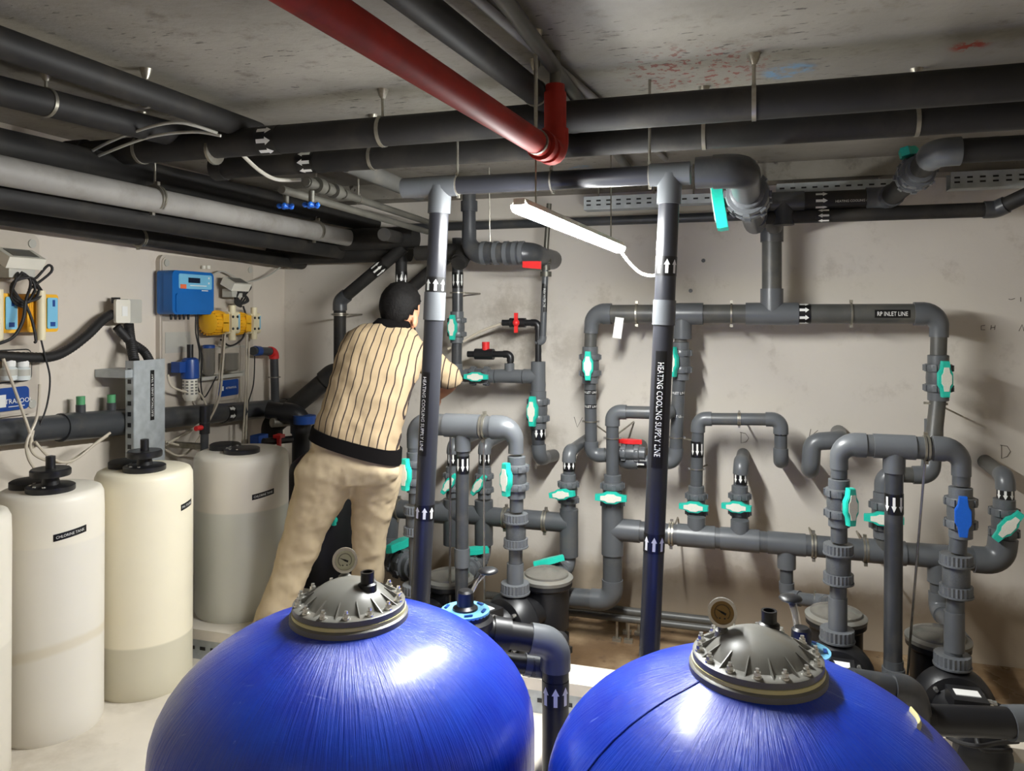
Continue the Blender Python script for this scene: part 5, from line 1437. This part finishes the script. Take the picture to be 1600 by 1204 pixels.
def tor(px, py, d, hw, dep, tilt, k=1.0):
    lat = (RGT + DN * tilt).normalized(); c = PD(px, py, d)
    return (c, lat * (hw * d / F * k), FWD * (dep * k))
TOR = [(556, 700, 3.70, 71, .150, .30), (560, 672, 3.71, 68, .145, .26), (566, 650, 3.72, 65, .138, .24), (577, 615, 3.75, 64, .135, .2), (588, 578, 3.79, 66, .14, .16), (597, 545, 3.84, 67, .13, .13), (601, 525, 3.86, 60, .10, .12), (607, 513, 3.88, 42, .08, .12), (613, 506, 3.89, 24, .06, .1)]
LLEG = [(540, 705, 3.70, 60, .145), (518, 735, 3.70, 56, .145), (506, 765, 3.71, 45, .125), (490, 800, 3.73, 40.5, .115), (474, 838, 3.75, 34, .1), (459, 880, 3.76, 31, .088), (444, 920, 3.76, 29.5, .082), (428, 960, 3.76, 28, .08), (419, 984, 3.76, 28, .082)]
RLEG = [(572, 705, 3.72, 54, .14), (586, 735, 3.74, 42, .135), (587, 765, 3.78, 37, .12), (582, 800, 3.82, 32, .105), (577, 840, 3.86, 26.5, .088), (575, 880, 3.9, 25, .082), (573, 920, 3.93, 25, .08), (571, 962, 3.95, 26, .082)]
def leg(L, k=1.0): return [(PD(p[0], p[1], p[2]), RGT * (p[3] * p[2] / F * k), FWD * (p[4] * k)) for p in L]
foot = PZ(416, 992, .15); rfoot = PZ(571, 972, .15)
man = thing('person', 'man in a cream shirt with thin dark stripes and khaki trousers, leaning over pipes', 'person', foot)
sR, eR, wR, hR_ = PD(648, 548, 3.86), PD(704, 590, 3.98), PD(684, 618, 4.06), PD(672, 628, 4.1)
sL, eL, wL, hL_ = PD(548, 540, 3.88), PD(556, 600, 4.1), PD(600, 600, 4.3), PD(618, 598, 4.38)
mb = MB()
loft(mb, [tor(*t, k=.88) for t in TOR]); loft(mb, leg(LLEG, .8)); loft(mb, leg(RLEG, .8))
for s_, e_, w_, h_ in ((sR, eR, wR, hR_), (sL, eL, wL, hL_)):
    mb.tube(spline([s_, e_, w_], 6), [.05, .048, .046, .045, .044, .042, .041, .04, .038, .035, .032, .03, .028], 14)
    d = (h_ - w_).normalized(); sx = d.cross(UP).normalized(); nz_ = sx.cross(d)
    loft(mb, [(w_ - d * .01, sx * .028, nz_ * .02), (w_ + d * .04, sx * .04, nz_ * .016), (w_ + d * .085, sx * .042, nz_ * .014)], 14)
    for i, L in enumerate((.07, .08, .075, .06)):
        b0 = w_ + d * .08 + sx * (.031 - .021 * i)
        mb.tube(spline([b0, b0 + d * L * .4 - nz_ * .006, b0 + d * L * .75 - nz_ * .024, b0 + d * L * .85 - nz_ * .045], 4), .0085, 8)
    b0 = w_ + d * .03 + sx * .036
    mb.tube(spline([b0, b0 + d * .03 + sx * .02 - nz_ * .01, b0 + d * .06 + sx * .018 - nz_ * .025], 4), .0095, 8)
# head: forward axis turned to the right, tilted down
hc = PD(626, 486, 3.93); hf = (RGT * .34 + FWD * .9 + DN * .3).normalized(); hl = UP.cross(hf).normalized(); hu = hf.cross(hl)
HM = Matrix((hf, hl, hu)).transposed()
def hp_(x, y, z): return hc + HM @ (V((x, y, z)) * 1.14)
def ell(mb, c, rx, ry, rz, n=20, m=14):
    k = MB().ball((0, 0, 0), 1.0, n, m)
    return mb.add([hp_(*(V(c) + V((v.x * rx, v.y * ry, v.z * rz)))) for v in k.v], k.f)
ell(mb, (0, 0, .015), .098, .078, .105); ell(mb, (.035, 0, -.055), .058, .056, .068)
ell(mb, (.098, 0, -.02), .02, .014, .026); ell(mb, (.085, 0, -.078), .016, .024, .012); ell(mb, (.075, 0, .015), .026, .05, .014)
for sy in (-1, 1): ell(mb, (.0, .079 * sy, -.045), .02, .010, .034)
mb.tube([PD(606, 522, 3.87), PD(616, 506, 3.89), hp_(-.02, 0, -.05)], [.062, .056, .056], 16)
body = remesh(mb.build('body', 'skin', man, ang=0), .0075, 3)
# hair, brows, beard
hb_ = MB(); k = MB().ball((0, 0, 0), 1.0, 32, 22); keep = []
for i, v in enumerate(k.v):
    p = V((v.x * .108 - .006, v.y * .088, v.z * .113 + .02)); hb_.v.append(hp_(*p))
def keepf(f):
    c = sum((k.v[i] for i in f), V()) / len(f)
    return c.z > .40 - max(0, -c.x) * 2.0 - (.3 if c.x < .25 else 0) and (c.x < .72 or c.z > .7)
hb_.f = [f for f in k.f if keepf(f)]
ho = hb_.build('hair', 'hair', man, ang=0)
sd = ho.modifiers.new('thickness', 'SOLIDIFY'); sd.thickness = .016; sd.offset = -1
t_ = bpy.data.textures.new('hair_tufts', 'CLOUDS'); t_.noise_scale = .018
dm = ho.modifiers.new('tufts', 'DISPLACE'); dm.texture = t_; dm.strength = .02
for p in ho.data.polygons: p.use_smooth = True
fa = MB(); ell(fa, (.048, 0, -.072), .05, .056, .05, 16, 10); fa.build('beard', 'hair', man, ang=60)
fa = MB()
for sy in (-1, 1): ell(fa, (.085, .03 * sy, .004), .012, .014, .008, 10, 6)
fa.build('eyes', 'print', man, ang=60)
# shirt: object axes follow the spine so that the stripes run up the back
zax = (PD(600, 525, 3.86) - PD(556, 700, 3.70)).normalized(); xax = (RGT - zax * RGT.dot(zax)).normalized(); yax = zax.cross(xax)
SM = Matrix((xax, yax, zax)).transposed(); so = PD(556, 700, 3.70)
mb = MB(); loft(mb, [tor(*t) for t in TOR])
mb.tube(spline([sR + LF * .03, PD(680, 570, 3.92), PD(706, 594, 3.98), PD(711, 601, 3.99)], 5), [.072] * 5 + [.068] * 5 + [.056] * 6, 16)
mb.tube(spline([sL + RT * .02, PD(550, 575, 4.0), PD(558, 598, 4.1)], 5), [.07] * 6 + [.06] * 5, 16)
me_ = MB(); me_.v = [SM.inverted() @ (v - so) for v in mb.v]; me_.f = mb.f
sh = bpy.data.objects.new('shirt', me_.mesh('shirt', 'shirt', ang=0)); COL.objects.link(sh); sh.parent = man
sh.matrix_local = Matrix.Translation(so - foot) @ SM.to_4x4(); ORG['shirt'] = foot
remesh(sh, .011, 5, (.022, .085))
# hem, collar, trousers, shoes
r0, r1 = tor(*TOR[0], k=1.05), tor(*TOR[1], k=1.04)
r00 = (r0[0] + (r0[0] - r1[0]) * .12, r0[1], r0[2]); r01 = (r0[0].lerp(r1[0], .62), r0[1].lerp(r1[1], .6), r0[2].lerp(r1[2], .6))
loft(MB(), [r00, r01], 32).build('shirt_hem', 'shirt_plain', man, ang=50)
loft(MB(), [tor(609, 513, 3.885, 33, .075, .1), tor(616, 499, 3.90, 25, .07, .1)], 24).build('collar', 'shirt_plain', man, ang=50)
mb = MB(); loft(mb, leg(LLEG)); loft(mb, leg(RLEG))
loft(mb, [(PD(556, 690, 3.70), (RGT + DN * .25) * (66 * 3.7 / F), FWD * .14), (PD(556, 725, 3.70), (RGT + DN * .15) * (72 * 3.7 / F), FWD * .15), (PD(550, 752, 3.71), RGT * (66 * 3.7 / F), FWD * .13)])
remesh(mb.build('trousers', 'trouser', man, ang=0), .012, 5, (.024, .085))
for f_, dr_ in ((foot, (FWD + RGT * .1)), (rfoot, FWD + RGT * .3)):
    d = dr_.normalized(); s2 = d.cross(UP)
    loft(MB(), [(f_ - d * .1 + UP * .045, s2 * .03, UP * .045), (f_ - d * .05 + UP * .05, s2 * .042, UP * .05), (f_ + d * .06 + UP * .04, s2 * .045, UP * .04), (f_ + d * .15 + UP * .028, s2 * .035, UP * .028)], 18).build('shoe', 'shoe', man, ang=60)
